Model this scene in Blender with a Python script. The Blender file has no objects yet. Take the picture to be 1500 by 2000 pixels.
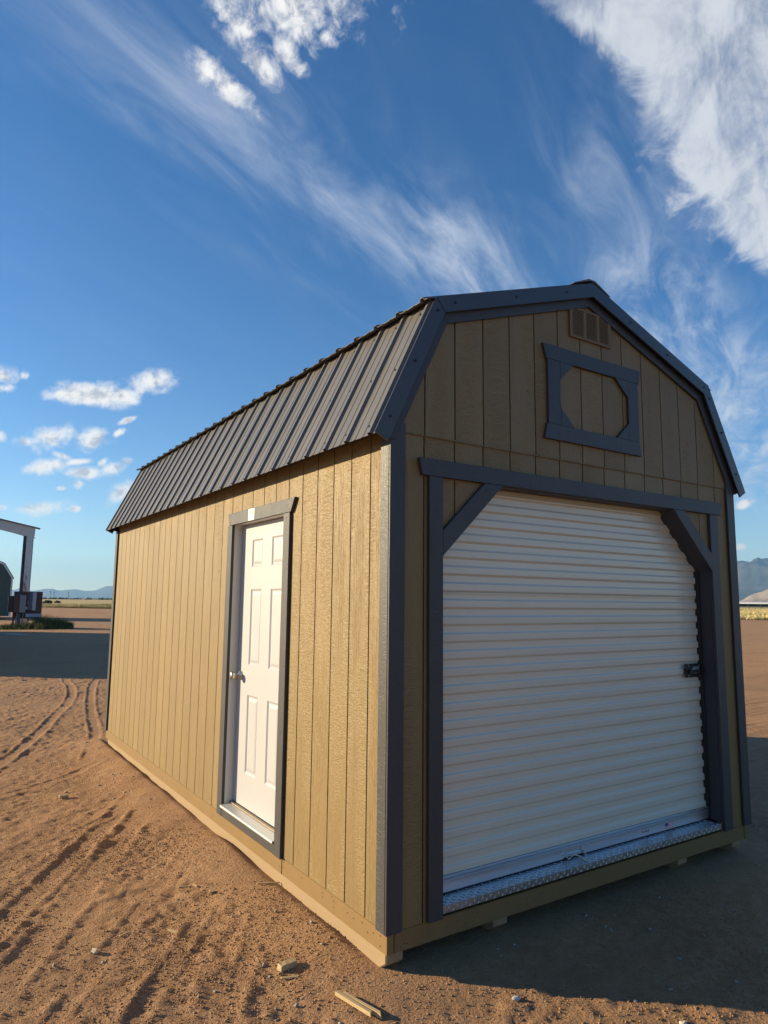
import bpy, bmesh, math, random
import numpy as np
from mathutils import Matrix, Vector, Euler

R = math.radians
random.seed(7)
rng = np.random.default_rng(11)
sc = bpy.context.scene
COL = sc.collection

# ------------------------------------------------------------------ camera
CAM = np.array([-1.8977, -2.8053, 1.6967])
YAW, PITCH, ROLL, FPX = 0.5842, 0.1299, 0.0109, 1342.0      # FPX: focal length for a 2000 px tall picture
_f = np.array([math.sin(YAW)*math.cos(PITCH), math.cos(YAW)*math.cos(PITCH), math.sin(PITCH)])
_r0 = np.array([math.cos(YAW), -math.sin(YAW), 0.0]); _u0 = np.cross(_r0, _f)
_r = math.cos(ROLL)*_r0 + math.sin(ROLL)*_u0
_u = -math.sin(ROLL)*_r0 + math.cos(ROLL)*_u0
cam_data = bpy.data.cameras.new('camera'); cam = bpy.data.objects.new('camera', cam_data); COL.objects.link(cam)
M = Matrix(((_r[0], _u[0], -_f[0], CAM[0]), (_r[1], _u[1], -_f[1], CAM[1]), (_r[2], _u[2], -_f[2], CAM[2]), (0, 0, 0, 1)))
cam.matrix_world = M
cam_data.sensor_fit = 'VERTICAL'; cam_data.sensor_height = 24.0; cam_data.lens = FPX/2000*24
cam_data.clip_start = 0.05; cam_data.clip_end = 60000
sc.camera = cam

def sky_dir(px, py):
    d = _f + (px-750)/FPX*_r - (py-1000)/FPX*_u
    return Vector(d).normalized()

# ------------------------------------------------------------------ node helpers
def N(nt, typ, **kw):
    n = nt.nodes.new(typ)
    for k, v in kw.items():
        if k.startswith('i_'):
            k2 = k[2:]
            n.inputs[int(k2) if k2.isdigit() else k2.replace('_', ' ')].default_value = v
        else: setattr(n, k, v)
    return n
def L(nt, a, b): nt.links.new(a, b)
def math_n(nt, op, a, b=None, c=None, clamp=False):
    n = nt.nodes.new('ShaderNodeMath'); n.operation = op; n.use_clamp = clamp
    for i, v in enumerate((a, b, c)):
        if v is None: continue
        if isinstance(v, (int, float)): n.inputs[i].default_value = v
        else: nt.links.new(v, n.inputs[i])
    return n.outputs[0]
def sstep(nt, v, a, b):
    n = nt.nodes.new('ShaderNodeMapRange'); n.interpolation_type = 'SMOOTHSTEP'
    nt.links.new(v, n.inputs[0]); n.inputs[1].default_value = a; n.inputs[2].default_value = b
    return n.outputs[0]
def mixc(nt, fac, a, b, blend='MIX'):
    n = nt.nodes.new('ShaderNodeMix'); n.data_type = 'RGBA'; n.blend_type = blend
    for i, v in ((0, fac), (6, a), (7, b)):
        if isinstance(v, (int, float)): n.inputs[i].default_value = v
        elif isinstance(v, tuple): n.inputs[i].default_value = (*v, 1) if len(v) == 3 else v
        else: nt.links.new(v, n.inputs[i])
    return n.outputs[2]

# ------------------------------------------------------------------ world: sky and clouds
SUN_EL = R(15.0); SUN_H = (-0.76, 0.65)
SUN_AZ = math.atan2(SUN_H[0], SUN_H[1])
SKY_STRENGTH = 0.073
world = bpy.data.worlds.new('World'); sc.world = world; world.use_nodes = True
nt = world.node_tree; nt.nodes.clear()
sky = N(nt, 'ShaderNodeTexSky', sky_type='NISHITA', sun_disc=False, sun_elevation=SUN_EL, sun_rotation=SUN_AZ % (2*math.pi),
        altitude=1400.0, air_density=1.0, dust_density=0.25, ozone_density=1.8)
hs = N(nt, 'ShaderNodeHueSaturation', i_Hue=.507, i_Saturation=1.33, i_Value=1.06); L(nt, sky.outputs[0], hs.inputs['Color'])
tc = N(nt, 'ShaderNodeTexCoord'); DIR = tc.outputs['Generated']

def blob(px, py, rx, ry, ang=0.0):
    c = sky_dir(px, py)
    a = R(ang); ex = (math.cos(a), -math.sin(a)); 
    u = (sky_dir(px+20*ex[0], py+20*ex[1]) - c).normalized()
    v = c.cross(u).normalized(); u = v.cross(c).normalized()
    k = (sky_dir(px+10, py) - sky_dir(px-10, py)).length/20
    m = Matrix((u, v, c)).transposed()
    mp = N(nt, 'ShaderNodeMapping', vector_type='TEXTURE')
    mp.inputs[1].default_value = c; mp.inputs[2].default_value = m.to_euler('XYZ'); mp.inputs[3].default_value = (rx*k, ry*k, 0.6)
    L(nt, DIR, mp.inputs[0])
    ln = N(nt, 'ShaderNodeVectorMath', operation='LENGTH'); L(nt, mp.outputs[0], ln.inputs[0])
    return math_n(nt, 'SUBTRACT', 1.0, ln.outputs['Value'])
def union(vals):
    o = vals[0]
    for v in vals[1:]: o = math_n(nt, 'MAXIMUM', o, v)
    return o
def noise3(scale, detail=8, rough=.6, dist=0.0, vec=None, lac=2.0):
    n = N(nt, 'ShaderNodeTexNoise', i_Scale=scale, i_Detail=detail, i_Roughness=rough, i_Distortion=dist, i_Lacunarity=lac)
    L(nt, vec if vec is not None else DIR, n.inputs['Vector']); return n.outputs['Fac']
# fair-weather cumulus puffs
cum = union([blob(*b) for b in [
    (560, 5, 175, 95, 0), (620, -60, 190, 130, 0), (470, 55, 75, 38, -30), (505, 120, 85, 30, -50), (560, 95, 70, 30, -60), (440, 158, 82, 34, -38), (640, 75, 30, 20, -40),
    (180, 770, 112, 30, -2), (125, 772, 60, 20, 0), (235, 774, 48, 22, -4), (300, 745, 58, 30, 8), (10, 735, 40, 26, 0), (12, 757, 26, 14, 0), (48, 735, 14, 14, 30),
    (92, 855, 72, 34, 8), (55, 862, 40, 20, 10), (182, 860, 46, 27, 20), (232, 845, 20, 9, 25), (120, 890, 26, 10, -20), (2, 852, 16, 18, 0),
    (92, 912, 58, 22, 12), (150, 902, 36, 9, 5), (165, 922, 44, 16, 0), (222, 915, 36, 16, 12), (250, 902, 16, 10, 0), (200, 903, 14, 8, 40),
    (152, 948, 13, 12, 30), (120, 953, 12, 6, 0), (70, 992, 74, 20, 4), (145, 994, 20, 9, 0), (6, 991, 26, 10, 0), (235, 965, 42, 22, 40), (275, 940, 24, 10, 20), (247, 822, 22, 7, 20),
    (1452, 985, 26, 12, 20), (1444, 1068, 14, 9, 0)]])
cn = noise3(34.0, 12, .66, .35)
cn2 = noise3(11.0, 7, .55, .2)
off = N(nt, 'ShaderNodeVectorMath', operation='ADD'); off.inputs[1].default_value = (-.012, .004, .010); L(nt, DIR, off.inputs[0])  # shifted sunward: puts the lit and shaded cloud sides into the colour
cn3 = noise3(34.0, 6, .6, .35, off.outputs[0])
cum_d = math_n(nt, 'ADD', math_n(nt, 'ADD', cum, math_n(nt, 'MULTIPLY', math_n(nt, 'SUBTRACT', cn, .5), 2.1)), math_n(nt, 'MULTIPLY', math_n(nt, 'SUBTRACT', cn2, .5), 1.5))
cum_a = math_n(nt, 'MULTIPLY', sstep(nt, cum_d, .0, .95), sstep(nt, cum, -.7, .25))
# high cirrus, streaked along one wind direction on a flat layer overhead
sep = N(nt, 'ShaderNodeSeparateXYZ'); L(nt, DIR, sep.inputs[0])
zz = math_n(nt, 'MAXIMUM', sep.outputs[2], 0.02)
zz = math_n(nt, 'ADD', zz, 0.10)
qx = math_n(nt, 'DIVIDE', sep.outputs[0], zz); qy = math_n(nt, 'DIVIDE', sep.outputs[1], zz)
wd = sky_dir(1480, 1165); wl = math.hypot(wd.x, wd.y); wx, wy = wd.x/wl, wd.y/wl
along = math_n(nt, 'ADD', math_n(nt, 'MULTIPLY', qx, wx), math_n(nt, 'MULTIPLY', qy, wy))
across = math_n(nt, 'ADD', math_n(nt, 'MULTIPLY', qx, -wy), math_n(nt, 'MULTIPLY', qy, wx))
def layer(sa, sx, off):
    cb = N(nt, 'ShaderNodeCombineXYZ', i_2=off)
    L(nt, math_n(nt, 'MULTIPLY', along, sa), cb.inputs[0]); L(nt, math_n(nt, 'MULTIPLY', across, sx), cb.inputs[1]); return cb.outputs[0]
st1 = noise3(1.0, 11, .62, .9, layer(2.4, 9.0, 3.1))
st2 = noise3(1.0, 8, .58, .5, layer(.7, 2.2, 8.4))
st3 = noise3(1.0, 12, .66, .7, layer(5.0, 8.0, 1.7))
veil = union([blob(880, 470, 560, 130, -33), blob(560, 330, 520, 170, -36), blob(960, 560, 260, 120, -20), blob(1230, 300, 230, 260, 20), blob(1330, 660, 330, 170, -40), blob(1450, 850, 170, 170, -60)])
veil_m = sstep(nt, veil, -.35, .75)
cir = math_n(nt, 'ADD', math_n(nt, 'MULTIPLY', st1, .55), math_n(nt, 'MULTIPLY', st2, .55))
cir_a = math_n(nt, 'MULTIPLY', sstep(nt, cir, .46, .95), math_n(nt, 'ADD', math_n(nt, 'MULTIPLY', veil_m, .72), .08))
wisp = math_n(nt, 'MULTIPLY', sstep(nt, union([blob(900, 500, 210, 70, -40), blob(1300, 610, 200, 110, -50), blob(1420, 790, 120, 200, 15), blob(1480, 900, 80, 120, 0)]), -.4, .7),
               sstep(nt, math_n(nt, 'ADD', math_n(nt, 'MULTIPLY', st1, .6), math_n(nt, 'MULTIPLY', st3, .45)), .40, .72))
cir_a = math_n(nt, 'ADD', cir_a, math_n(nt, 'MULTIPLY', wisp, .5), clamp=True)
# a thicker bank of altocumulus
bank = union([blob(1330, 60, 330, 120, -32), blob(1480, 110, 340, 260, -35), blob(1440, 300, 190, 130, -50), blob(1520, 420, 170, 110, -45), blob(1700, 100, 500, 480, 0), blob(1160, -30, 190, 90, -25)])
bank_d = math_n(nt, 'ADD', math_n(nt, 'MULTIPLY', bank, 2.2), math_n(nt, 'ADD', math_n(nt, 'MULTIPLY', math_n(nt, 'SUBTRACT', st3, .5), 2.2), math_n(nt, 'MULTIPLY', math_n(nt, 'SUBTRACT', cn2, .5), 1.6)))
bank_a = math_n(nt, 'MULTIPLY', sstep(nt, bank_d, .0, .75), math_n(nt, 'ADD', .5, math_n(nt, 'MULTIPLY', sstep(nt, math_n(nt, 'ADD', st1, math_n(nt, 'MULTIPLY', st3, .8)), .68, 1.05), .42)))
CW = 0.45/SKY_STRENGTH
white = (1.0*CW, .98*CW, .96*CW); greyc = (.50*CW, .53*CW, .60*CW)
cumcol = mixc(nt, sstep(nt, math_n(nt, 'ADD', math_n(nt, 'MULTIPLY', cum_d, .22), math_n(nt, 'MULTIPLY', math_n(nt, 'SUBTRACT', cn3, cn), 1.6)), .08, .42), white, (.55*CW, .57*CW, .62*CW))
bankcol = mixc(nt, sstep(nt, math_n(nt, 'ADD', math_n(nt, 'MULTIPLY', bank_d, .09), math_n(nt, 'MULTIPLY', math_n(nt, 'ADD', math_n(nt, 'MULTIPLY', st3, .6), math_n(nt, 'MULTIPLY', st1, .5)), -1.0)), -.52, -.20), (.74*CW, .77*CW, .82*CW), (.27*CW, .33*CW, .45*CW))
c1 = mixc(nt, cir_a, hs.outputs[0], (.66*CW, .73*CW, .84*CW))
c2 = mixc(nt, bank_a, c1, bankcol)
c3 = mixc(nt, cum_a, c2, cumcol)
bg = N(nt, 'ShaderNodeBackground', i_Strength=SKY_STRENGTH); L(nt, c3, bg.inputs[0])
wo = N(nt, 'ShaderNodeOutputWorld'); L(nt, bg.outputs[0], wo.inputs[0])
world.cycles.sampling_method = 'MANUAL'; world.cycles.sample_map_resolution = 512

# ------------------------------------------------------------------ sun and exposure
sd = bpy.data.lights.new('sun', 'SUN'); sd.energy = 5.0; sd.angle = R(0.5); sd.color = (1.0, .81, .50)
sun = bpy.data.objects.new('sun', sd); COL.objects.link(sun)
sun.rotation_euler = Vector((SUN_H[0]*math.cos(SUN_EL), SUN_H[1]*math.cos(SUN_EL), math.sin(SUN_EL))).to_track_quat('Z', 'Y').to_euler()
sun.location = (-40, 35, 30)
sc.view_settings.view_transform = 'Standard'; sc.view_settings.look = 'None'; sc.view_settings.gamma = 1.0
sc.view_settings.exposure = 1.14; sc.view_settings.use_curve_mapping = False
sc.render.engine = 'CYCLES'
sc.cycles.max_bounces = 6; sc.cycles.diffuse_bounces = 3; sc.cycles.glossy_bounces = 3; sc.cycles.transmission_bounces = 2
sc.cycles.volume_bounces = 0; sc.cycles.use_denoising = True; sc.cycles.sample_clamp_indirect = 6

# ------------------------------------------------------------------ materials
def mat(name, color, rough=.6, metal=0.0, spec=.5, coat=0.0):
    m = bpy.data.materials.new(name); m.use_nodes = True; t = m.node_tree
    b = t.nodes['Principled BSDF']
    b.inputs['Base Color'].default_value = (*color, 1); b.inputs['Roughness'].default_value = rough
    b.inputs['Metallic'].default_value = metal; b.inputs['Specular IOR Level'].default_value = spec; b.inputs['Coat Weight'].default_value = coat
    return m, t, b
def objco(t, scale=(1, 1, 1), rnd=0.0):
    c = N(t, 'ShaderNodeTexCoord'); mp = N(t, 'ShaderNodeMapping'); mp.inputs[3].default_value = scale
    if rnd:
        oi = N(t, 'ShaderNodeObjectInfo'); cb = N(t, 'ShaderNodeVectorMath', operation='SCALE'); cb.inputs[0].default_value = (rnd*1.7, rnd*.9, rnd*2.3)
        L(t, oi.outputs['Random'], cb.inputs['Scale'])
        ad = N(t, 'ShaderNodeVectorMath', operation='ADD'); L(t, c.outputs['Object'], ad.inputs[0]); L(t, cb.outputs[0], ad.inputs[1]); L(t, ad.outputs[0], mp.inputs[0])
    else: L(t, c.outputs['Object'], mp.inputs[0])
    return mp.outputs[0]
def tnoise(t, vec, scale=1.0, detail=5, rough=.6, dist=0.0):
    n = N(t, 'ShaderNodeTexNoise', i_Scale=scale, i_Detail=detail, i_Roughness=rough, i_Distortion=dist); L(t, vec, n.inputs['Vector']); return n.outputs['Fac']
def bump(t, b, h, strength=1.0, dist=.002):
    n = N(t, 'ShaderNodeBump', i_Strength=strength, i_Distance=dist); L(t, h, n.inputs['Height']); L(t, n.outputs[0], b.inputs['Normal'])
def vary(t, b, fac, c0, c1):
    L(t, mixc(t, fac, c0, c1), b.inputs['Base Color'])

def painted_board(name, color, rough, depth, sheen=.5, amt=.12):
    # embossed engineered-wood board under semi-gloss paint: saw ripple across, patches of grain along
    m, t, b = mat(name, color, rough, spec=sheen)
    ripple = tnoise(t, objco(t, (22, 22, 62), 5), 1, 4, .62, 1.6)
    grain = tnoise(t, objco(t, (90, 90, 5), 9), 1, 5, .6, 1.2)
    msk = sstep(t, tnoise(t, objco(t, (5, 5, .9), 7), 1, 3, .5), .42, .6)
    h = N(t, 'ShaderNodeMix'); L(t, msk, h.inputs[0]); L(t, ripple, h.inputs[2]); L(t, grain, h.inputs[3])
    bump(t, b, h.outputs[0], 1.0, depth)
    dark = tuple(c*(1-amt) for c in color); light = tuple(min(1, c*(1+amt)) for c in color)
    vary(t, b, tnoise(t, objco(t, (9, 9, 1.1), 4), 1, 5, .6), dark, light)
    oi = N(t, 'ShaderNodeObjectInfo'); vv = N(t, 'ShaderNodeMapRange', i_3=.93, i_4=1.06); L(t, oi.outputs['Random'], vv.inputs[0])
    hv = N(t, 'ShaderNodeHueSaturation'); L(t, vv.outputs[0], hv.inputs['Value']); src = b.inputs['Base Color'].links[0].from_socket; L(t, src, hv.inputs['Color']); L(t, hv.outputs[0], b.inputs['Base Color'])
    rr = N(t, 'ShaderNodeMapRange', i_3=rough-.1, i_4=rough+.14); L(t, ripple, rr.inputs[0]); L(t, rr.outputs[0], b.inputs['Roughness'])
    return m
SIDING = painted_board('tan_siding_paint', (.212, .142, .057), .45, .0070, .38)
TRIM = painted_board('slate_trim_paint', (.049, .047, .052), .45, .0024, .38, .10)
RIM = painted_board('tan_rim_paint', (.205, .130, .056), .5, .0010, .3, .10)
def metal_roof():
    m, t, b = mat('charcoal_roof_steel', (.115, .105, .10), .36, 0.0, .6)
    n = tnoise(t, objco(t, (6, 6, 1.2)), 1, 5, .6)
    vary(t, b, n, (.098, .093, .090), (.128, .121, .115))
    rr = N(t, 'ShaderNodeMapRange', i_3=.30, i_4=.46); L(t, n, rr.inputs[0]); L(t, rr.outputs[0], b.inputs['Roughness'])
    return m
ROOF = metal_roof()
RAKE = mat('slate_rake_steel', (.040, .038, .044), .38, 0, .55)[0]
SCREW = mat('dark_screw', (.03, .03, .03), .5, .4)[0]
def white_paint(name, c, rough, grain):
    m, t, b = mat(name, c, rough)
    if grain: bump(t, b, tnoise(t, objco(t, (90, 90, 6)), 1, 4, .6, .8), .6, .0009)
    vary(t, b, tnoise(t, objco(t, (4, 4, 2)), 1, 4, .6), tuple(x*.95 for x in c), c)
    return m
DOORW = white_paint('white_door_paint', (.43, .43, .46), .42, True)
JAMB = white_paint('white_jamb_paint', (.60, .58, .53), .5, False)
def curtain_mat():
    m, t, b = mat('ivory_steel_curtain', (.6, .56, .48), .2, 0, .5)
    n = tnoise(t, objco(t, (.7, 6, 10)), 1, 5, .65)
    vary(t, b, n, (.60, .545, .45), (.68, .62, .52))
    rr = N(t, 'ShaderNodeMapRange', i_3=.13, i_4=.27); L(t, tnoise(t, objco(t, (1.2, 8, 30)), 1, 4, .6), rr.inputs[0]); L(t, rr.outputs[0], b.inputs['Roughness'])
    bump(t, b, tnoise(t, objco(t, (1.5, 6, 9)), 1, 3, .5), .5, .002)
    return m
CURTAIN = curtain_mat()
def alu(name, c, r0, r1, met=1.0):
    m, t, b = mat(name, c, r0, met)
    n = tnoise(t, objco(t, (3, 25, 25)), 1, 5, .65)
    rr = N(t, 'ShaderNodeMapRange', i_3=r0, i_4=r1); L(t, n, rr.inputs[0]); L(t, rr.outputs[0], b.inputs['Roughness'])
    vary(t, b, n, tuple(x*.85 for x in c), c); return m
ALU = alu('aluminium', (.72, .74, .78), .26, .5)
PLATE = alu('diamond_plate_aluminium', (.55, .55, .56), .26, .48)
SILL = alu('mill_sill', (.66, .66, .64), .35, .6, .7)
NICKEL = mat('satin_nickel', (.62, .56, .48), .28, 1.0)[0]
BLACK = mat('black_steel', (.018, .018, .02), .42, 0.2)[0]
def wood(name, c0, c1, sc3=(60, 4, 60)):
    m, t, b = mat(name, c0, .75, 0, .3)
    n = tnoise(t, objco(t, sc3, 3), 1, 5, .6, 1.5); vary(t, b, n, c0, c1); bump(t, b, n, .5, .001); return m
PINE = wood('raw_pine', (.27, .185, .105), (.34, .245, .15))
SCRAPW = wood('scrap_pine', (.40, .28, .14), (.52, .39, .23), (40, 40, 40))
INSIDE = mat('unlit_interior', (.05, .045, .04), .9)[0]
VENTM = mat('tan_vent_plastic', (.175, .112, .05), .7)[0]
CORD = mat('frayed_cord', (.62, .58, .50), .9)[0]

# ------------------------------------------------------------------ mesh helpers
def link(name, me, material, parent=None):
    o = bpy.data.objects.new(name, me); COL.objects.link(o)
    if material is not None and not me.materials: me.materials.append(material)
    if parent is not None: o.parent = parent
    return o
def from_bm(name, bm, material, parent=None, smooth=False):
    bmesh.ops.recalc_face_normals(bm, faces=bm.faces)
    me = bpy.data.meshes.new(name); bm.to_mesh(me); bm.free()
    if smooth:
        for p in me.polygons: p.use_smooth = True
    return link(name, me, material, parent)
def bbox(bm, x0, x1, y0, y1, z0, z1):
    v = [bm.verts.new(c) for c in ((x0,y0,z0),(x1,y0,z0),(x1,y1,z0),(x0,y1,z0),(x0,y0,z1),(x1,y0,z1),(x1,y1,z1),(x0,y1,z1))]
    for f in ((0,3,2,1),(4,5,6,7),(0,1,5,4),(1,2,6,5),(2,3,7,6),(3,0,4,7)): bm.faces.new([v[i] for i in f])
    return v
def bev(bm, w, seg=1):
    if w > 0: bmesh.ops.bevel(bm, geom=list(bm.edges), offset=w, segments=seg, affect='EDGES', clamp_overlap=True)
def box(name, x0, x1, y0, y1, z0, z1, material, parent=None, b=.0015, seg=1):
    bm = bmesh.new(); bbox(bm, min(x0,x1), max(x0,x1), min(y0,y1), max(y0,y1), min(z0,z1), max(z0,z1)); bev(bm, b, seg)
    return from_bm(name, bm, material, parent)
def prism(name, pts, a, d0, d1, material, parent=None, b=.0015):
    """extrude a 2-D outline; a = 'y': pts are (x,z) pushed from y=d0 to d1; 'x': pts are (y,z); 'z': pts are (x,y)"""
    bm = bmesh.new()
    P = {'y': lambda p, d: (p[0], d, p[1]), 'x': lambda p, d: (d, p[0], p[1]), 'z': lambda p, d: (p[0], p[1], d)}[a]
    A = [bm.verts.new(P(p, d0)) for p in pts]; B = [bm.verts.new(P(p, d1)) for p in pts]
    bm.faces.new(A); bm.faces.new(B[::-1])
    n = len(pts)
    for i in range(n): bm.faces.new((A[i], B[i], B[(i+1) % n], A[(i+1) % n]))
    bmesh.ops.recalc_face_normals(bm, faces=bm.faces)
    bev(bm, b)
    return from_bm(name, bm, material, parent)
def tube(bm, pts, rad, seg=8):
    pts = [Vector(p) for p in pts]; rings = []
    for i, p in enumerate(pts):
        d = (pts[min(i+1, len(pts)-1)] - pts[max(i-1, 0)]).normalized()
        s = d.cross(Vector((0, 0, 1)) if abs(d.z) < .9 else Vector((1, 0, 0))).normalized(); w = d.cross(s)
        r = rad[i] if isinstance(rad, (list, tuple)) else rad
        rings.append([bm.verts.new(p + r*(math.cos(2*math.pi*k/seg)*s + math.sin(2*math.pi*k/seg)*w)) for k in range(seg)])
    for a, b_ in zip(rings, rings[1:]):
        for k in range(seg): bm.faces.new((a[k], a[(k+1) % seg], b_[(k+1) % seg], b_[k]))
    bm.faces.new(rings[0][::-1]); bm.faces.new(rings[-1])
def empty(name, loc, label=None, cat=None, group=None):
    o = bpy.data.objects.new(name, None); COL.objects.link(o); o.location = loc; o.empty_display_size = .2
    return tag(o, label, cat, group)
def tag(o, label=None, cat=None, group=None, kind=None):
    for k, v in (('label', label), ('category', cat), ('group', group), ('kind', kind)):
        if v: o[k] = v
    return o
def child_at(o, parent):
    """keep a mesh modelled in world coordinates in place under a moved empty"""
    o.parent = parent; o.matrix_parent_inverse = Matrix.Translation(-Vector(parent.location)); return o

# ------------------------------------------------------------------ value noise for terrain
_lat = rng.random((256, 256)).astype(np.float32)
def vnoise(x, y):
    xi = np.floor(x).astype(np.int64); yi = np.floor(y).astype(np.int64)
    fx = x-xi; fy = y-yi; fx = fx*fx*(3-2*fx); fy = fy*fy*(3-2*fy)
    a = _lat[yi & 255, xi & 255]; b = _lat[yi & 255, (xi+1) & 255]; c = _lat[(yi+1) & 255, xi & 255]; d = _lat[(yi+1) & 255, (xi+1) & 255]
    return (a*(1-fx)+b*fx)*(1-fy) + (c*(1-fx)+d*fx)*fy - .5
def fbm(x, y, o=4, g=.5, s=0.0):
    h = np.zeros_like(x); a = 1.0
    for i in range(o):
        h += a*vnoise(x+s+17.3*i, y-s+9.1*i); x, y = (x*.8-y*.6)*2.03, (x*.6+y*.8)*2.03; a *= g
    return h

def dist_poly(x, y, pts):
    """distance to a smoothed polyline and signed side"""
    P = np.array(pts, float)
    for _ in range(2):                                   # Chaikin smoothing
        Q = [P[0]]
        for a, b in zip(P[:-1], P[1:]): Q += [.75*a+.25*b, .25*a+.75*b]
        P = np.array(Q+[P[-1]])
    best = np.full(x.shape, 1e9)
    for a, b in zip(P[:-1], P[1:]):
        dx, dy = b-a; t = np.clip(((x-a[0])*dx+(y-a[1])*dy)/(dx*dx+dy*dy+1e-12), 0, 1)
        best = np.minimum(best, np.hypot(x-a[0]-t*dx, y-a[1]-t*dy))
    return best
TRACKS = [([(2.2, 21), (1.4, 17), (.72, 13.5), (.58, 11.6), (.28, 9.95), (-.14, 8.55), (-.6, 7.0), (-.93, 6.0), (-1.3, 5.1), (-2.4, 3.2)], .075, .009),
          ([(2.4, 18), (1.6, 14), (1.15, 12.6), (.77, 10.9), (.34, 8.66), (.13, 7.18), (-.02, 6.4), (-.3, 5.3)], .075, .009),
          ([(.4, 4.6), (-.11, 3.87), (-.7, 2.8), (-1.03, 2.21), (-1.25, 1.84), (-1.43, 1.49), (-2.2, .2)], .080, .0075),
          ([(-.25, 3.2), (-1.0, 1.75), (-1.5, .8), (-2.2, -.4)], .09, .005),
          ([(-.02, 2.4), (-.55, 1.65), (-1.15, .75), (-1.5, .2)], .050, .0042), ([(.0, 1.85), (-.5, 1.1), (-1.05, .3)], .050, .0040), ([(-.12, 1.1), (-.45, .55), (-.85, -.1)], .045, .0038),
          ([(-.4, 3.3), (-1.2, 2.6), (-1.9, 2.2)], .05, .005), ([(-.1, 5.2), (-.9, 4.4), (-1.9, 3.9)], .06, .006),
          ([(7, 21), (3, 17), (-3, 15.5), (-9, 15)], .12, .03), ([(9, 27), (3, 22), (-4, 20), (-9, 17)], .12, .03),
          ([(9, -2), (8, 2), (12, 5), (22, 8), (60, 20)], .10, .008), ([(6, -3), (6.5, 1), (9, 4.5), (20, 10), (60, 24)], .10, .006)]
def ground_h(x, y, fine=True):
    d = np.hypot(x, y)
    h = .035*fbm(x*.35, y*.35, 3) + .03*fbm(x*.05, y*.05, 2, s=5.)
    if fine:
        near = d < 45
        hx, hy = x[near], y[near]; g = np.zeros_like(hx)
        fade = np.clip((42-d[near])/30, 0, 1)
        # dragged furrows, roughly one direction
        c, s = math.cos(R(55)), math.sin(R(55))
        al = hx*c+hy*s; ac = -hx*s+hy*c
        al2 = al + .25*fbm(hx*.9, hy*.9, 2, s=3.)
        fur = fbm(al2*1.1, ac*5.2, 3, .55, 2.)
        g += .009*np.clip(fur-.05, 0, None) + .005*fur
        cl = fbm(al2*4.5, ac*9.5, 3, .6, 9.)
        msk = np.clip(fbm(hx*.8, hy*.8, 2, .5, 4.)*2.2+.35, 0, 1)
        g += .022*np.clip(cl-.08, 0, None)*(.3+msk) + .010*fbm(hx*14, hy*14, 3, .6, 1.)*(.4+.8*msk)
        g += .0085*fbm(hx*24, hy*24, 2, .6, 6.) + .005*fbm(hx*45, hy*45, 1, .6, 3.)
        for pts, w, dep in TRACKS:
            dd = dist_poly(hx, hy, pts) + .016*fbm(hx*5, hy*5, 2, s=8.)
            u = dd/w
            rut = np.exp(-(u/.9)**6); berm = np.exp(-((u-1.12)/.20)**2)
            g = g*(1-.7*rut) - dep*.35*rut + dep*1.2*berm*np.clip(.85+1.1*fbm(hx*5.5, hy*5.5, 3, s=2.), 0, 2)
        h[near] += g*fade
    # level under and around the shed so the skids sit on it
    ex = np.maximum(np.maximum(-.0-x, x-3.05), 0); ey = np.maximum(np.maximum(-.05-y, y-6.0), 0)
    k = np.clip(np.hypot(ex, ey)/.55, 0, 1); k = k*k*(3-2*k)
    side = np.clip((.05-x)/.08, 0, 1)*np.clip((y-.05)/.5, 0, 1)
    return h*k + (1-k)*(-.004 + side*(.030+.035*fbm(x*1.6, y*1.6, 3, .6, 12.)))

# ------------------------------------------------------------------ ground
FA = np.array([24.7, 122.4]); FB = np.array([79.5, 42.6])          # where the bare yard ends and the dry grass starts
fd = (FB-FA)/np.linalg.norm(FB-FA); fn = np.array([-fd[1], fd[0]])
if fn @ (FA-CAM[:2]) < 0: fn = -fn
def graded(lo, hi, step, far_lo, far_hi, gro=1.075):
    core = list(np.arange(lo, hi, step)); s = step; a = [core[-1]]
    while a[-1] < far_hi: s *= gro; a.append(a[-1]+s)
    s = step; b = [core[0]]
    while b[-1] > far_lo: s *= gro; b.append(b[-1]-s)
    return np.array(b[:0:-1]+core+a[1:])
def ground_mat():
    m, t, b = mat('desert_soil', (.45, .27, .16), .92, 0, .15)
    co = objco(t)
    n1 = tnoise(t, co, .9, 6, .62); n2 = tnoise(t, co, 11, 6, .7); n3 = tnoise(t, co, 95, 5, .72); n4 = tnoise(t, co, .03, 4, .6)
    c = mixc(t, sstep(t, n1, .35, .68), (.43, .242, .126), (.34, .190, .102))
    c = mixc(t, sstep(t, n2, .38, .7), c, (.47, .285, .16))
    c = mixc(t, math_n(t, 'MULTIPLY', sstep(t, n3, .54, .70), .6), c, (.18, .105, .068))
    c = mixc(t, math_n(t, 'MULTIPLY', sstep(t, n3, .46, .30), .65), c, (.52, .34, .21))
    c = mixc(t, math_n(t, 'MULTIPLY', sstep(t, n4, .4, .65), .5), c, (.38, .218, .122))
    n5 = tnoise(t, objco(t, (1, 1, 1)), 34, 4, .7)
    c = mixc(t, math_n(t, 'MULTIPLY', sstep(t, n5, .56, .72), .55), c, (.16, .095, .06))
    n6 = tnoise(t, objco(t, (.35, 1.1, 1)), .8, 6, .7, .6)
    c = mixc(t, math_n(t, 'MULTIPLY', sstep(t, n6, .50, .66), .4), c, (.27, .155, .088))
    L(t, c, b.inputs['Base Color'])
    h = math_n(t, 'ADD', math_n(t, 'MULTIPLY', n3, .45), math_n(t, 'MULTIPLY', tnoise(t, co, 60, 4, .65), 1.0))
    bump(t, b, h, 1.0, .022)
    return m
GROUND = ground_mat()
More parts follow.
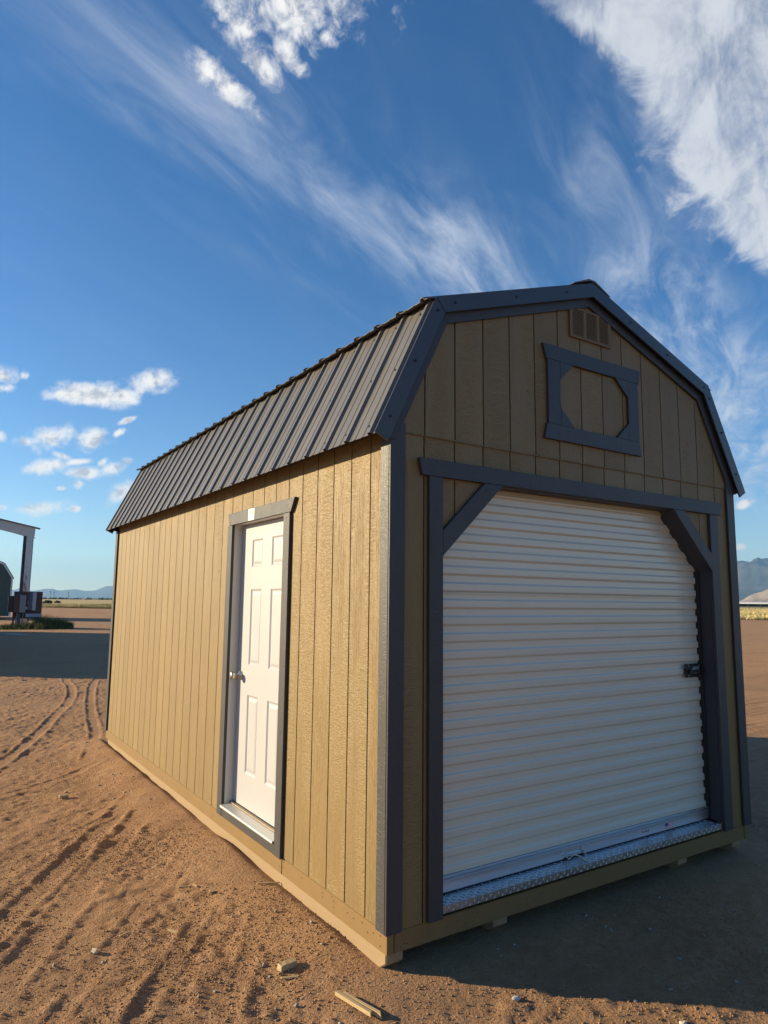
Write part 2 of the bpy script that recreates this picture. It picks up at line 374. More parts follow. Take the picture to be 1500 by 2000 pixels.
gx = graded(-3.2, 3.8, .02, -9000, 16000); gy = graded(-2.2, 5.4, .02, -3000, 5.4); gy = np.concatenate([gy[gy < 5.4], graded(5.4, 14.0, .035, 5.4, 16000)])
X, Y = np.meshgrid(gx, gy); Z = ground_h(X.ravel(), Y.ravel()).reshape(X.shape)
def grid_mesh(name, X, Y, Z):
    ny, nx = X.shape; me = bpy.data.meshes.new(name)
    co = np.stack([X, Y, Z], -1).reshape(-1, 3).astype(np.float32)
    i = np.arange(nx*ny).reshape(ny, nx); q = np.stack([i[:-1, :-1], i[:-1, 1:], i[1:, 1:], i[1:, :-1]], -1).reshape(-1, 4)
    me.vertices.add(len(co)); me.vertices.foreach_set('co', co.ravel())
    me.loops.add(q.size); me.loops.foreach_set('vertex_index', q.ravel().astype(np.int32))
    me.polygons.add(len(q)); me.polygons.foreach_set('loop_start', np.arange(0, q.size, 4, dtype=np.int32))
    me.polygons.foreach_set('use_smooth', np.ones(len(q), bool))
    me.update(calc_edges=True); return me
ground = link('ground', grid_mesh('ground', X, Y, Z), GROUND); tag(ground, 'reddish brown desert soil yard with tyre tracks and furrows', 'ground', kind='structure')

def soup(name, verts, faces, material):
    me = bpy.data.meshes.new(name); v = np.asarray(verts, np.float32).reshape(-1, 3); q = np.asarray(faces, np.int32); k = q.shape[1]
    me.vertices.add(len(v)); me.vertices.foreach_set('co', v.ravel())
    me.loops.add(q.size); me.loops.foreach_set('vertex_index', q.ravel())
    me.polygons.add(len(q)); me.polygons.foreach_set('loop_start', np.arange(0, q.size, k, dtype=np.int32))
    me.update(calc_edges=True); return link(name, me, material)
# loose gravel
def gravel(name, n, area, smin, smax, material, label, sd):
    g = np.random.default_rng(sd)
    base = np.array([(1,0,0),(-1,0,0),(0,1,0),(0,-1,0),(0,0,1),(0,0,-1)], float)
    tri = np.array([(0,2,4),(2,1,4),(1,3,4),(3,0,4),(2,0,5),(1,2,5),(3,1,5),(0,3,5)])
    x = g.uniform(area[0], area[1], n*3); y = g.uniform(area[2], area[3], n*3)
    keep = (fbm(x*1.3, y*1.3, 3, .6, 21.) + g.uniform(-.5, .5, n*3) > .05); x, y = x[keep][:n], y[keep][:n]
    ok = ~((x > .0) & (x < 3.05) & (y > .0) & (y < 6)); x, y = x[ok], y[ok]; n = len(x)
    z = ground_h(x, y); s = smin + (smax-smin)*g.random(n)**3.5
    sh = base[None]*g.uniform(.55, 1.15, (n, 6, 1)) + g.normal(0, .22, (n, 6, 3))
    sh[:, :, 2] *= .7
    a = g.uniform(0, 6.28, n); ca, sa = np.cos(a), np.sin(a)
    vx = sh[:, :, 0]*ca[:, None]-sh[:, :, 1]*sa[:, None]; vy = sh[:, :, 0]*sa[:, None]+sh[:, :, 1]*ca[:, None]
    V = np.stack([vx, vy, sh[:, :, 2]], -1)*s[:, None, None] + np.stack([x, y, z+s*.3], -1)[:, None]
    F = (tri[None]+6*np.arange(n)[:, None, None]).reshape(-1, 3)
    return tag(soup(name, V, F, material), label, 'gravel', kind='stuff')
def stone_mat(name, c0, c1):
    m, t, b = mat(name, c0, .9, 0, .2); vary(t, b, tnoise(t, objco(t), 55, 3, .7), c0, c1); return m
gravel('gravel', 80000, (-2.4, 2.2, -1.5, 3.2), .0016, .0075, stone_mat('soil_gravel', (.20, .112, .058), (.42, .255, .13)), 'reddish brown grit and crumbs of soil near the shed', 3)
gravel('gravel', 3000, (-3.0, 6.5, -1.6, 6.5), .003, .015, stone_mat('grey_gravel', (.20, .175, .15), (.40, .35, .29)), 'grey pebbles scattered over the soil', 5)

# ------------------------------------------------------------------ the shed
W, D = 3.048, 5.92
ZB, ZS0, ZSEAM = .081, .18, 2.558                          # rim bottom, siding bottom, seam of the gable siding
PITCHW = .2032
shed = empty('lofted_barn_shed', (0, 0, 0), 'tan lofted barn shed with charcoal metal roof, white entry door and roll-up door', 'shed')
# roof outline on the gable (measured)
EL, BL, PK, BR, ER = (-.126, 2.515), (.247, 3.298), (1.504, 3.720), (2.745, 3.275), (3.160, 2.531)
def topline(x):
    pts = [EL, BL, PK, BR, ER]
    for a, b in zip(pts, pts[1:]):
        if a[0] <= x <= b[0]: return a[1]+(b[1]-a[1])*(x-a[0])/(b[0]-a[0])
    return 2.4
def lerp(a, b, t): return (a[0]+(b[0]-a[0])*t, a[1]+(b[1]-a[1])*t)

# opening for the roll-up door (octagonal top corners)
OX0, OX1, OZT, OZK, OXK = .311, 2.737, 2.344, 1.935, .735
def open_top(x):
    if x <= OX0 or x >= OX1: return ZS0
    if x < OXK: return OZK+(x-OX0)/(OXK-OX0)*(OZT-OZK)
    if x > W-OXK: return OZK+(OX1-x)/(OX1-(W-OXK))*(OZT-OZK)
    return OZT
G2 = .0042                                                 # half a groove
# front wall, lower storey
fw = prism('front_wall', [(.02, .12), (OX0, .12), (OX0, OZK), (OXK, OZT), (W-OXK, OZT), (OX1, OZK), (OX1, .12), (W-.02, .12), (W-.02, ZSEAM), (.02, ZSEAM)], 'y', .019, .032, SIDING, shed, 0)
for i in range(15):
    x0, x1 = i*PITCHW+(G2 if i else .003), (i+1)*PITCHW-(G2 if i < 14 else .003)
    if x1 < OX0 or x0 > OX1: pts = [(x0, ZS0), (x1, ZS0), (x1, ZSEAM-.004), (x0, ZSEAM-.004)]
    else:
        br = sorted([x for x in (OX0-.0005, OX0+.0005, OXK, W-OXK, OX1-.0005, OX1+.0005) if x0 < x < x1])
        pts = [(x, open_top(x)) for x in [x0]+br+[x1]] + [(x1, ZSEAM-.004), (x0, ZSEAM-.004)]
    prism('siding_board', pts, 'y', 0.0, .010, SIDING, fw, .0012)
# gable wall
gw = prism('gable_wall', [(.0, ZSEAM), (W, ZSEAM), (ER[0]-.14, 2.62), (BR[0]-.03, BR[1]-.05), (PK[0], PK[1]-.05), (BL[0]+.03, BL[1]-.05), (EL[0]+.16, 2.62)], 'y', .012, .03, SIDING, shed, 0)
for i in range(15):
    x0, x1 = i*PITCHW+(G2 if i else .01), (i+1)*PITCHW-(G2 if i < 14 else .01)
    xs = [x1]+[x for x in (BR[0]-.03, PK[0], BL[0]+.03) if x0 < x < x1]+[x0]
    pts = [(x0, ZSEAM), (x1, ZSEAM)]+[(x, max(topline(x)-.055, ZSEAM+.01)) for x in xs]
    prism('siding_board', pts, 'y', -.006, .005, SIDING, gw, .0012)
box('seam_flashing', .05, W-.05, -.009, .0, ZSEAM-.006, ZSEAM-.0005, SIDING, fw, 0)

# left wall with the entry door opening
DY0, DY1, DZ1 = 1.200, 2.090, 2.252                       # clear opening between the casings
lw = None
bm = bmesh.new()
for (a, b, c, d) in ((.03, DY0-.05, .12, 2.60), (DY1+.05, D-.03, .12, 2.60), (DY0-.05, DY1+.05, DZ1+.02, 2.60)): bbox(bm, .020, .034, a, b, c, d)
lw = from_bm('side_wall', bm, SIDING, shed)
SP = .1955
y = 0.0; k = 0
ys = [0.0]
while ys[-1]+SP < D-.03: ys.append(ys[-1]+SP)
ys[-1] = D
for a, b in zip(ys, ys[1:]):
    a += G2 if a > 0 else .003; b -= G2
    def seg(y0, y1, z0, z1): 
        if y1-y0 > .005: box('siding_board', 0, .010, y0, y1, z0, z1, SIDING, lw, .0012)
    o0, o1 = DY0-.04, DY1+.04
    if b <= o0 or a >= o1: seg(a, b, ZS0, 2.60)
    else:
        seg(a, o0, ZS0, 2.60); seg(o1, b, ZS0, 2.60); seg(max(a, o0), min(b, o1), DZ1+.03, 2.60)
# the walls away from the camera
rw = box('far_side_wall', W-.03, W-.010, .03, D-.03, .12, 2.60, SIDING, shed, 0)
bw = prism('rear_wall', [(.02, .12), (W-.02, .12), (W-.02, 2.55), (BR[0]-.03, BR[1]-.06), (PK[0], PK[1]-.06), (BL[0]+.03, BL[1]-.06), (.02, 2.55)], 'y', D-.03, D-.010, SIDING, shed, 0)
for i in range(15):
    x0, x1 = i*PITCHW+G2, (i+1)*PITCHW-G2
    prism('siding_board', [(x0, ZS0), (x1, ZS0), (x1, max(topline(x1)-.06, 2.5)), (x0, max(topline(x0)-.06, 2.5))], 'y', D-.010, D, SIDING, bw, .001)
for a, b in zip(ys, ys[1:]): box('siding_board', W-.010, W, a+G2, b-G2, ZS0, 2.60, SIDING, rw, .001)
# floor, rim boards, skids
box('floor', .05, W-.05, .05, D-.05, .19, .212, INSIDE, shed, 0)
box('rim_board', .002, .040, .003, D-.003, ZB, ZS0-.0015, RIM, shed, .003, 2)
box('rim_board', W-.040, W-.002, .003, D-.003, ZB, ZS0-.0015, RIM, shed, .003, 2)
box('rim_board', .0425, W-.0425, .004, .042, ZB+.002, ZS0-.0015, RIM, shed, .003, 2)
box('rim_board', .0425, W-.0425, D-.042, D-.004, ZB+.002, ZS0-.0015, RIM, shed, .003, 2)
box('rim_joint', -.0012, .003, 1.127, 1.1295, ZB+.004, ZS0-.004, BLACK, shed, 0)
for sx in (.018, .70, 2.30, 2.93):
    s0, s1 = (.035 if sx < .1 else .05), D-.035
    prism('skid', [(s0, ZB-.004), (s1, ZB-.004), (s1, .03), (s1-.06, -.02), (s0+.07, -.02), (s0, .028)], 'x', sx, sx+.10, PINE, shed, .006)
# nail heads on the rim, joined
bm = bmesh.new()
def dot(bm, p, ax, r=.0035, h=.0015):
    p = Vector(p); e = {'x': (Vector((0,1,0)), Vector((0,0,1)), Vector((-1,0,0))), 'y': (Vector((1,0,0)), Vector((0,0,1)), Vector((0,-1,0)))}[ax]
    A = [bm.verts.new(p+r*(math.cos(t)*e[0]+math.sin(t)*e[1])+h*e[2]) for t in (i*math.pi/3 for i in range(6))]
    bm.faces.new(A if ax == 'y' else A[::-1])
for yy, zz_ in [(.06,.15),(.06,.105),(.12,.14),(.17,.125),(.22,.15),(.30,.14),(.36,.145),(.50,.15),(.50,.12),(.52,.165),(.62,.15),(.62,.13),(.86,.15),(1.10,.16),(1.10,.13),(1.155,.16),(1.155,.12),(1.4,.13),(1.62,.14),(2.3,.13),(2.31,.11),(2.9,.14),(3.6,.12),(4.3,.14)]: dot(bm, (.002, yy, zz_), 'x')
for xx, zz_ in [(.09,.15),(.10,.115),(.115,.112),(.08,.105),(.35,.13),(.42,.14),(.47,.12),(.55,.15),(.9,.14),(.95,.12),(1.0,.145),(1.25,.13),(1.3,.12),(1.5,.14),(1.8,.13),(2.1,.14),(2.15,.12),(2.5,.13),(2.9,.14)]: dot(bm, (xx, .004, zz_), 'y')
tag(from_bm('nail_heads', bm, SCREW, shed), kind='stuff')

# corner trim boards
T = .020
box('corner_trim', -T, .072, -T, -.0065, ZS0-.001, 2.60, TRIM, shed, .002)
box('corner_trim', -T, -.0005, -.0045, .071, ZS0-.001, 2.515, TRIM, shed, .002)
box('corner_trim', W-.072, W+T, -T, -.0065, ZS0-.001, 2.60, TRIM, shed, .002)
box('corner_trim', W+.0005, W+T, -.0045, .071, ZS0-.001, 2.52, TRIM, shed, .002)
box('corner_trim', -T, -.0005, D-.072, D+.0005, ZS0-.001, 2.515, TRIM, shed, .002)
box('corner_trim', -T, .072, D+.001, D+T, ZS0-.001, 2.60, TRIM, shed, .002)
box('corner_trim', W-.072, W+T, D+.001, D+T, ZS0-.001, 2.60, TRIM, shed, .002)

# roof ---------------------------------------------------------------
def offs(a, b, d):          # shift a segment to the inside by d
    dx, dz = b[0]-a[0], b[1]-a[1]; l = math.hypot(dx, dz); n = (dz/l, -dx/l)
    return (a[0]+n[0]*d, a[1]+n[1]*d), (b[0]+n[0]*d, b[1]+n[1]*d)
def isect(p, q, r, s):
    d = (p[0]-q[0])*(r[1]-s[1])-(p[1]-q[1])*(r[0]-s[0])
    a = p[0]*q[1]-p[1]*q[0]; b = r[0]*s[1]-r[1]*s[0]
    return ((a*(r[0]-s[0])-(p[0]-q[0])*b)/d, (a*(r[1]-s[1])-(p[1]-q[1])*b)/d)
OUT = [EL, BL, PK, BR, ER]
def inset(d, extra=0):
    segs = [offs(a, b, d) for a, b in zip(OUT, OUT[1:])]
    pts = [segs[0][0]]+[isect(*segs[i], *segs[i+1]) for i in range(3)]+[segs[3][1]]
    return pts
_o, _i = list(OUT), inset(.03)
_o[0] = lerp(OUT[0], OUT[1], .18); _o[4] = lerp(OUT[4], OUT[3], .18); _i[0] = lerp(_i[0], _i[1], .18); _i[4] = lerp(_i[4], _i[3], .18)
roof = prism('roof', _o+_i[::-1], 'y', -.03, D+.03, INSIDE, shed, 0)     # deck under the sheets
# boards under the metal rake, then the metal rake trim, both on each gable
i1, i2 = inset(.062), inset(.128)
for yf, yb in ((-.024, -.0065), (D+.001, D+.02)):
    for a, b, c, d in [(i1[k], i1[k+1], i2[k+1], i2[k]) for k in range(4)]:
        if a[1] < 2.6: a = lerp(a, b, .035); d = lerp(d, c, .06)
        if b[1] < 2.6: b = lerp(a, b, .96); c = lerp(d, c, .93)
        prism('rake_board', [a, b, c, d], 'y', yf, yb, TRIM, shed, .0015)
o1_, i3 = inset(-.012), inset(.076)
for yf, yb in ((-.056, -.0445), (D+.0445, D+.056)):
    for k in range(4):
        a, b, c, d = o1_[k], o1_[k+1], i3[k+1], i3[k]
        dl = .004 if k in (0, 3) else 0.0
        prism('rake_trim', [a, b, c, d], 'y', yf-(.003 if k in (1, 2) else 0), yb, RAKE, shed, .0015)
# top flange of the lower left rake
def slope_frame(a, b):
    dx, dz = b[0]-a[0], b[1]-a[1]; l = math.hypot(dx, dz); return (dx/l, dz/l), (-dz/l, dx/l), l
RIBP, RIBH = .2286, .016
def rib_profile(y0, y1):
    """ribbed steel sheet: list of (y, height)"""
    out = [(y0, 0)]; k0 = math.ceil((y0-.001)/RIBP); 
    k = k0
    while k*RIBP < y1+.03:
        c = k*RIBP
        for dy, h in ((-.021, 0), (-.011, RIBH), (.011, RIBH), (.021, 0)):
            if y0 < c+dy < y1: out.append((c+dy, h))
        for m_ in (.33, .67):
            cc = c+RIBP*m_
            for dy, h in ((-.010, 0), (-.005, .0035), (.005, .0035), (.010, 0)):
                if y0 < cc+dy < y1: out.append((cc+dy, h))
        k += 1
    out.append((y1, 0)); out.sort(); return out
def sheet(a, b, y0, y1, over_a, over_b, lift):
    """one steel sheet running from a to b up the slope"""
    t, n, l = slope_frame(a, b); prof = rib_profile(y0, y1)
    if n[1] < 0: n = (-n[0], -n[1])
    bm = bmesh.new(); rows = []
    for s in (-over_a, l+over_b):
        rows.append([bm.verts.new((a[0]+t[0]*s+n[0]*(lift+h), y, a[1]+t[1]*s+n[1]*(lift+h))) for y, h in prof])
    low = [[bm.verts.new((v.co.x-n[0]*.0022, v.co.y, v.co.z-n[1]*.0022)) for v in r] for r in rows]
    m = len(prof)
    for j in range(m-1):
        bm.faces.new((rows[0][j], rows[0][j+1], rows[1][j+1], rows[1][j])); bm.faces.new((low[0][j], low[1][j], low[1][j+1], low[0][j+1]))
        bm.faces.new((rows[0][j], low[0][j], low[0][j+1], rows[0][j+1])); bm.faces.new((rows[1][j], rows[1][j+1], low[1][j+1], low[1][j]))
    bm.faces.new((rows[0][0], rows[1][0], low[1][0], low[0][0])); bm.faces.new((rows[0][-1], low[0][-1], low[1][-1], rows[1][-1]))
    return from_bm('roof_sheet', bm, ROOF, roof)
y0 = -.043; n_s = 7; ye = D+.044
edges = [y0]+[.4572*0 + RIBP*4*k+RIBP*.86 for k in range(0, 7)]
edges = [e for e in edges if e < ye-.2]+[ye]
for k, (a, b) in enumerate(zip(edges, edges[1:])):
    sheet(EL, BL, a, b, .0, .0, .002+.0012*(k % 2))
    sheet(BL, PK, a, b, .060, -.01, .013+.0012*(k % 2))
    sheet(ER, BR, a, b, .0, .0, .002+.0012*(k % 2))
    sheet(BR, PK, a, b, .060, -.01, .013+.0012*(k % 2))
# ridge cap
prism('ridge_cap', [(PK[0]-.17, PK[1]-.028), (PK[0]-.165, PK[1]-.022), (PK[0]-.03, PK[1]+.036), (PK[0]+.03, PK[1]+.036), (PK[0]+.165, PK[1]-.026), (PK[0]+.17, PK[1]-.034), (PK[0]+.02, PK[1]+.026), (PK[0]-.02, PK[1]+.026)], 'y', -.052, D+.052, ROOF, roof, 0)
# roof screws
bm = bmesh.new()
t, n, l = slope_frame(EL, BL)
def screw(bm, p, nrm, r=.0065, h=.006):
    nrm = Vector(nrm).normalized(); s = nrm.cross(Vector((0, 1, 0.02))).normalized(); w = nrm.cross(s); p = Vector(p)
    lo = [bm.verts.new(p+r*(math.cos(q)*s+math.sin(q)*w)) for q in (i*math.pi/3 for i in range(6))]
    hi = [bm.verts.new(v.co+nrm*h) for v in lo]; bm.faces.new(hi)
    for i in range(6): bm.faces.new((lo[i], lo[(i+1) % 6], hi[(i+1) % 6], hi[i]))
for s in (.06, .42, .80):
    k = 0
    while k*RIBP+.055 < D:
        yy = k*RIBP+.052+random.uniform(-.004, .004)
        screw(bm, (EL[0]+t[0]*s+n[0]*.003, yy, EL[1]+t[1]*s+n[1]*.003), (n[0], 0, n[1])); k += 1
for k, fs in ((0, (.14, .55, .95)), (1, (.08, .45, .8)), (2, (.3, .62, .97)), (3, (.08, .4, .8))):
    a, b = inset(.03)[k], inset(.03)[k+1]
    for f in fs:
        p = lerp(a, b, f); screw(bm, (p[0], -.058, p[1]), (0, -1, .01), .007, .005)
tag(from_bm('roof_screws', bm, SCREW, roof), kind='stuff')
# eave drip strip and soffit board on the left side
box('soffit', -.040, -.001, .073, D-.073, 2.560, 2.572, TRIM, shed, 0)

# gable vent -----------------------------------------------------------
VX0, VX1, VZ0, VZ1 = 1.322, 1.712, 3.352, 3.556
vent = box('gable_vent', VX0+.008, VX1-.008, -.0085, -.0062, VZ0+.006, VZ1-.006, INSIDE, shed, 0)
cw = [(VX0, VX0+.026), (VX0+.126, VX0+.152), (VX0+.250, VX0+.276), (VX1-.026, VX1)]
for a, b in cw: box('vent_stile', a, b, -.021, -.0086, VZ0, VZ1, VENTM, vent, .002)
for a, b in ((cw[0][1], cw[1][0]), (cw[1][1], cw[2][0]), (cw[2][1], cw[3][0])):
    box('vent_rail', a+.0005, b-.0005, -.020, -.0086, VZ0, VZ0+.016, VENTM, vent, .001); box('vent_rail', a+.0005, b-.0005, -.020, -.0086, VZ1-.016, VZ1, VENTM, vent, .001)
    for k in range(13):
        z = VZ0+.0205+k*.0132
        prism('louver', [(-.0195, z-.0035), (-.0195, z+.0030), (-.0088, z+.0085), (-.0088, z+.0040)], 'x', a+.0006, b-.0006, VENTM, vent, 0)

# octagon trim frame on the gable ---------------------------------------
TY0, TY1 = -.026, -.0065
FX0, FX1, FX2, FX3 = 1.110, 1.217, 1.862, 1.965
FZ0, FZ1, FZ2, FZ3 = 2.668, 2.761, 3.161, 3.252
oct_f = prism('loft_window_frame', [(1.100, FZ2), (1.976, FZ2), (1.996, FZ3), (1.072, FZ3)], 'y', TY0, TY1, TRIM, shed, .0015)
prism('frame_rail', [(1.074, FZ0), (1.980, FZ0), (1.966, FZ1), (1.098, FZ1)], 'y', TY0, TY1, TRIM, oct_f, .0015)
box('frame_stile', FX0, FX1, TY0+.001, TY1, FZ1+.0005, FZ2-.0005, TRIM, oct_f, .0015); box('frame_stile', FX2, FX3, TY0+.001, TY1, FZ1+.0005, FZ2-.0005, TRIM, oct_f, .0015)
c_ = .112
for sx, sz in ((0, 0), (0, 1), (1, 0), (1, 1)):
    x = FX1+.0005 if sx == 0 else FX2-.0005; z = FZ1+.0005 if sz == 0 else FZ2-.0005
    qx_ = c_+.008 if sx == 0 else -c_-.012; qz = c_ if sz == 0 else -c_
    prism('frame_corner', [(x, z), (x+qx_, z), (x, z+qz)], 'y', TY0+.0005, TY1, TRIM, oct_f, .001)
bm = bmesh.new()
for x, z in ((1.10, 3.235), (1.49, 3.20), (1.14, 3.14), (1.228, 3.09), (1.94, 2.70), (1.85, 2.79), (1.92, 2.79), (1.2, 2.71)): dot(bm, (x, TY0-.0002, z), 'y', .004)
for x, z in ((.955, 2.93), (.03, 2.35), (.04, 1.9), (.035, 1.3), (2.32, 2.33)): dot(bm, (x, -.0225 if x < .1 else (-.0065 if z > 2.5 else -.0265), z), 'y', .004)
tag(from_bm('nail_heads', bm, SCREW, oct_f), kind='stuff')

# roll-up door surround --------------------------------------------------
HY0, HY1 = -.026, -.001
HZ0, HZ1 = 2.345, 2.434
prism('garage_header', [(.178, HZ0), (2.870, HZ0), (2.893, HZ1), (.155, HZ1)], 'y', HY0, HY1, TRIM, shed, .002)
box('garage_casing', .222, OX0-.0005, HY0+.002, HY1, ZS0+.002, HZ0-.0006, TRIM, shed, .002); box('garage_casing', OX1+.0005, 2.832, HY0+.002, HY1, ZS0+.004, HZ0-.0006, TRIM, shed, .002)
prism('corner_brace', [(OX0, 1.935), (OXK, HZ0-.0008), (.600, HZ0-.0008), (OX0, 2.068)], 'y', HY0+.001, HY1, TRIM, shed, .002)
prism('corner_brace', [(OX1, 1.931), (OX1, 2.060), (2.443, HZ0-.0008), (2.308, HZ0-.0008)], 'y', HY0+.001, HY1, TRIM, shed, .002)
# jamb boards that line the opening
CY = .104
t_ = .018
jl = [(OX0+.0016, .238), (OX0+.0016, OZK-.0008), (OXK+.0006, OZT-.0018), (W-OXK-.0006, OZT-.0018), (OX1-.0016, OZK-.0008), (OX1-.0016, .238)]
jo = [(OX0-t_, .236), (OX0-t_, OZK+.008), (OXK-.008, OZT+t_), (W-OXK+.008, OZT+t_), (OX1+t_, OZK+.008), (OX1+t_, .236)]
for k in range(5): prism('garage_jamb', [jl[k], jl[k+1], jo[k+1], jo[k]], 'y', .0325, CY+.05, TRIM, shed, 0)
for k in range(5):      # cut edge of the wall inside the opening
    prism('garage_jamb', [jl[k], jl[k+1], (jo[k+1][0]*.3+jl[k+1][0]*.7, jo[k+1][1]*.3+jl[k+1][1]*.7), (jo[k][0]*.3+jl[k][0]*.7, jo[k][1]*.3+jl[k][1]*.7)], 'y', -.0008, .0320, TRIM, shed, 0)

# roll-up door -----------------------------------------------------------
PZ = .236                                                   # top of the tread plate
BZ = .318                                                   # top of the bottom bar
rd = box('roll_up_door', OX0-.03, OX1+.03, CY+.06, CY+.065, .24, 2.42, INSIDE, shed, 0)      # dark back of the curtain
per = .0905
def curtain(z0, z1):
    bm = bmesh.new(); n_ = int((z1-z0)/per*28); xs = (OX0-.028, OX1+.028); rows = []
    for i in range(n_+1):
        z = z0+(z1-z0)*i/n_; s = math.sin(2*math.pi*(z-BZ)/per+.6)
        yy = CY+.006-.0056*math.tanh(5.0*s)
        rows.append([bm.verts.new((x, yy, z)) for x in xs])
    for a, b in zip(rows, rows[1:]): bm.faces.new((a[0], a[1], b[1], b[0]))
    # hem at the sheet's seam
    o = from_bm('curtain_sheet', bm, CURTAIN, rd, True)
    return o
cuts = [BZ+.002, BZ+per*3.93+.02, BZ+per*9.15, BZ+per*15.8, BZ+per*22.6]
for a, b in zip(cuts, cuts[1:]): curtain(a, b-.0015)
bm = bmesh.new()
for z in cuts[1:-1]: bbox(bm, OX0-.026, OX1+.026, CY-.0012, CY+.004, z-.004, z+.003)
bev(bm, .0008); from_bm('curtain_seam', bm, CURTAIN, rd)
for xa, xb in ((OX0+.0025, OX0+.014), (OX1-.014, OX1-.0025)): box('edge_shade_strip', xa, xb, CY-.024, CY+.03, PZ+.003, OZK, BLACK, rd, .001)  # black strips stand for the soft shadow at the curtain edges and hide scallops
box('weather_strip', OX0+.35, OX1-.35, CY-.012, CY-.004, 2.315, 2.343, mat('tan_strip', (.45, .37, .25), .5)[0], rd, .002)
# bottom bar with its pull notch
NX0, NX1 = 1.300, 1.425
bar = prism('bottom_bar', [(OX0-.02, PZ+.010), (NX0-.03, PZ+.010), (NX0-.015, PZ+.018), (NX1+.012, PZ+.018), (NX1+.014, PZ+.010), (OX1+.02, PZ+.010), (OX1+.02, PZ+.058), (NX1, PZ+.058), (NX1, PZ+.032), (NX0, PZ+.032), (NX0, PZ+.058), (OX0-.02, PZ+.058)], 'y', CY-.018, CY-.012, ALU, rd, .001)
box('bar_rail', OX0-.02, OX1+.02, CY-.022, CY-.006, PZ+.0585, PZ+.070, ALU, bar, .002); box('bar_rail', OX0-.02, OX1+.02, CY-.016, CY-.002, PZ+.0705, PZ+.084, ALU, bar, .003)
box('bar_back', OX0-.02, OX1+.02, CY-.0115, CY-.006, PZ+.012, PZ+.058, ALU, bar, 0)
box('bar_seal', OX0-.01, OX1+.01, CY-.016, CY-.004, PZ+.001, PZ+.0095, BLACK, bar, 0)
bm = bmesh.new()
for x in (NX0-.022, NX1+.015):
    for r, h in ((.017, .004), (.008, .008)):
        A = [(x+r*math.cos(q), CY-.018, PZ+.036+r*math.sin(q)) for q in (i*math.pi/6 for i in range(12))]
        lo = [bm.verts.new(v) for v in A]; hi = [bm.verts.new((v[0], v[1]-h, v[2])) for v in A]; bm.faces.new(hi)
        for i in range(12): bm.faces.new((lo[i], lo[(i+1) % 12], hi[(i+1) % 12], hi[i]))
from_bm('bar_bolts', bm, ALU, bar)
bm = bmesh.new()
tube(bm, [(NX0-.02, CY-.024, PZ+.03), (NX0+.0, CY-.035, PZ+.010), (NX0+.02, CY-.05, PZ+.034), (NX0+.045, CY-.062, PZ+.030), (NX0+.075, CY-.075, PZ+.010), (NX0+.10, CY-.085, PZ+.006), (NX0+.085, CY-.10, PZ+.005), (NX0+.07, CY-.09, PZ+.005), (NX0+.09, CY-.078, PZ+.008), (NX0+.115, CY-.06, PZ+.02), (NX1-.004, CY-.03, PZ+.034)], .0032, 6)
from_bm('pull_cord', bm, CORD, bar, True)
# small flag sticker and red mark on the bar
SY = CY-.0188
RED = mat('sticker_red', (.5, .05, .05), .5)[0]; BLU = mat('sticker_blue', (.05, .07, .32), .5)[0]; WHT = mat('sticker_white', (.8, .8, .8), .5)[0]
st = box('flag_sticker', 2.225, 2.315, SY, SY+.0006, PZ+.018, PZ+.052, WHT, bar, 0)
for k in range(4): box('stripe', 2.226, 2.314, SY-.0008, SY-.0001, PZ+.019+k*.009, PZ+.0232+k*.009, RED, st, 0)
box('canton', 2.2262, 2.262, SY-.0016, SY-.0009, PZ+.034, PZ+.0516, BLU, st, 0)
mk = box('maker_sticker', 1.985, 2.065, SY, SY+.0006, PZ+.02, PZ+.050, mat('sticker_clear', (.5, .52, .56), .4)[0], bar, 0)
for k, (x, w_) in enumerate(((1.99, .016), (2.010, .012), (2.026, .016), (2.046, .012))): prism('letter', [(x, PZ+.031), (x+w_*.6, PZ+.031), (x+w_, PZ+.044), (x+w_*.35, PZ+.044)], 'y', SY-.0008, SY-.0001, RED if k < 2 else BLACK, mk, 0)
# latch
LX0, LX1, LZ0, LZ1 = 2.535, 2.730, 1.197, 1.290
latch = box('slide_latch', LX0, LX1, CY-.014, CY-.008, LZ0, LZ1, BLACK, rd, .002)
LATCHG = mat('latch_zinc', (.42, .42, .43), .4, .8)[0]
prism('bolt_plate', [(2.595, 1.243), (2.625, 1.270), (2.690, 1.275), (2.690, 1.225), (2.63, 1.222)], 'y', CY-.022, CY-.0145, LATCHG, latch, .003)
box('bolt', 2.56, 2.733, CY-.034, CY-.0225, 1.230, 1.250, BLACK, latch, .002)
bm = bmesh.new(); tube(bm, [(LX0+.005, CY-.018, 1.262), (LX0-.025, CY-.02, 1.258), (LX0-.025, CY-.02, 1.228), (LX0+.005, CY-.018, 1.212)], .0045, 6); from_bm('pull_ring', bm, BLACK, latch, True)
bm = bmesh.new()
for x, z in ((LX0+.033, LZ1-.012), (LX0+.033, LZ0+.012), (LX1-.035, LZ1-.012), (LX1-.035, LZ0+.012)): dot(bm, (x, CY-.0145, z), 'y', .0055, .003)
from_bm('rivets', bm, LATCHG, latch)
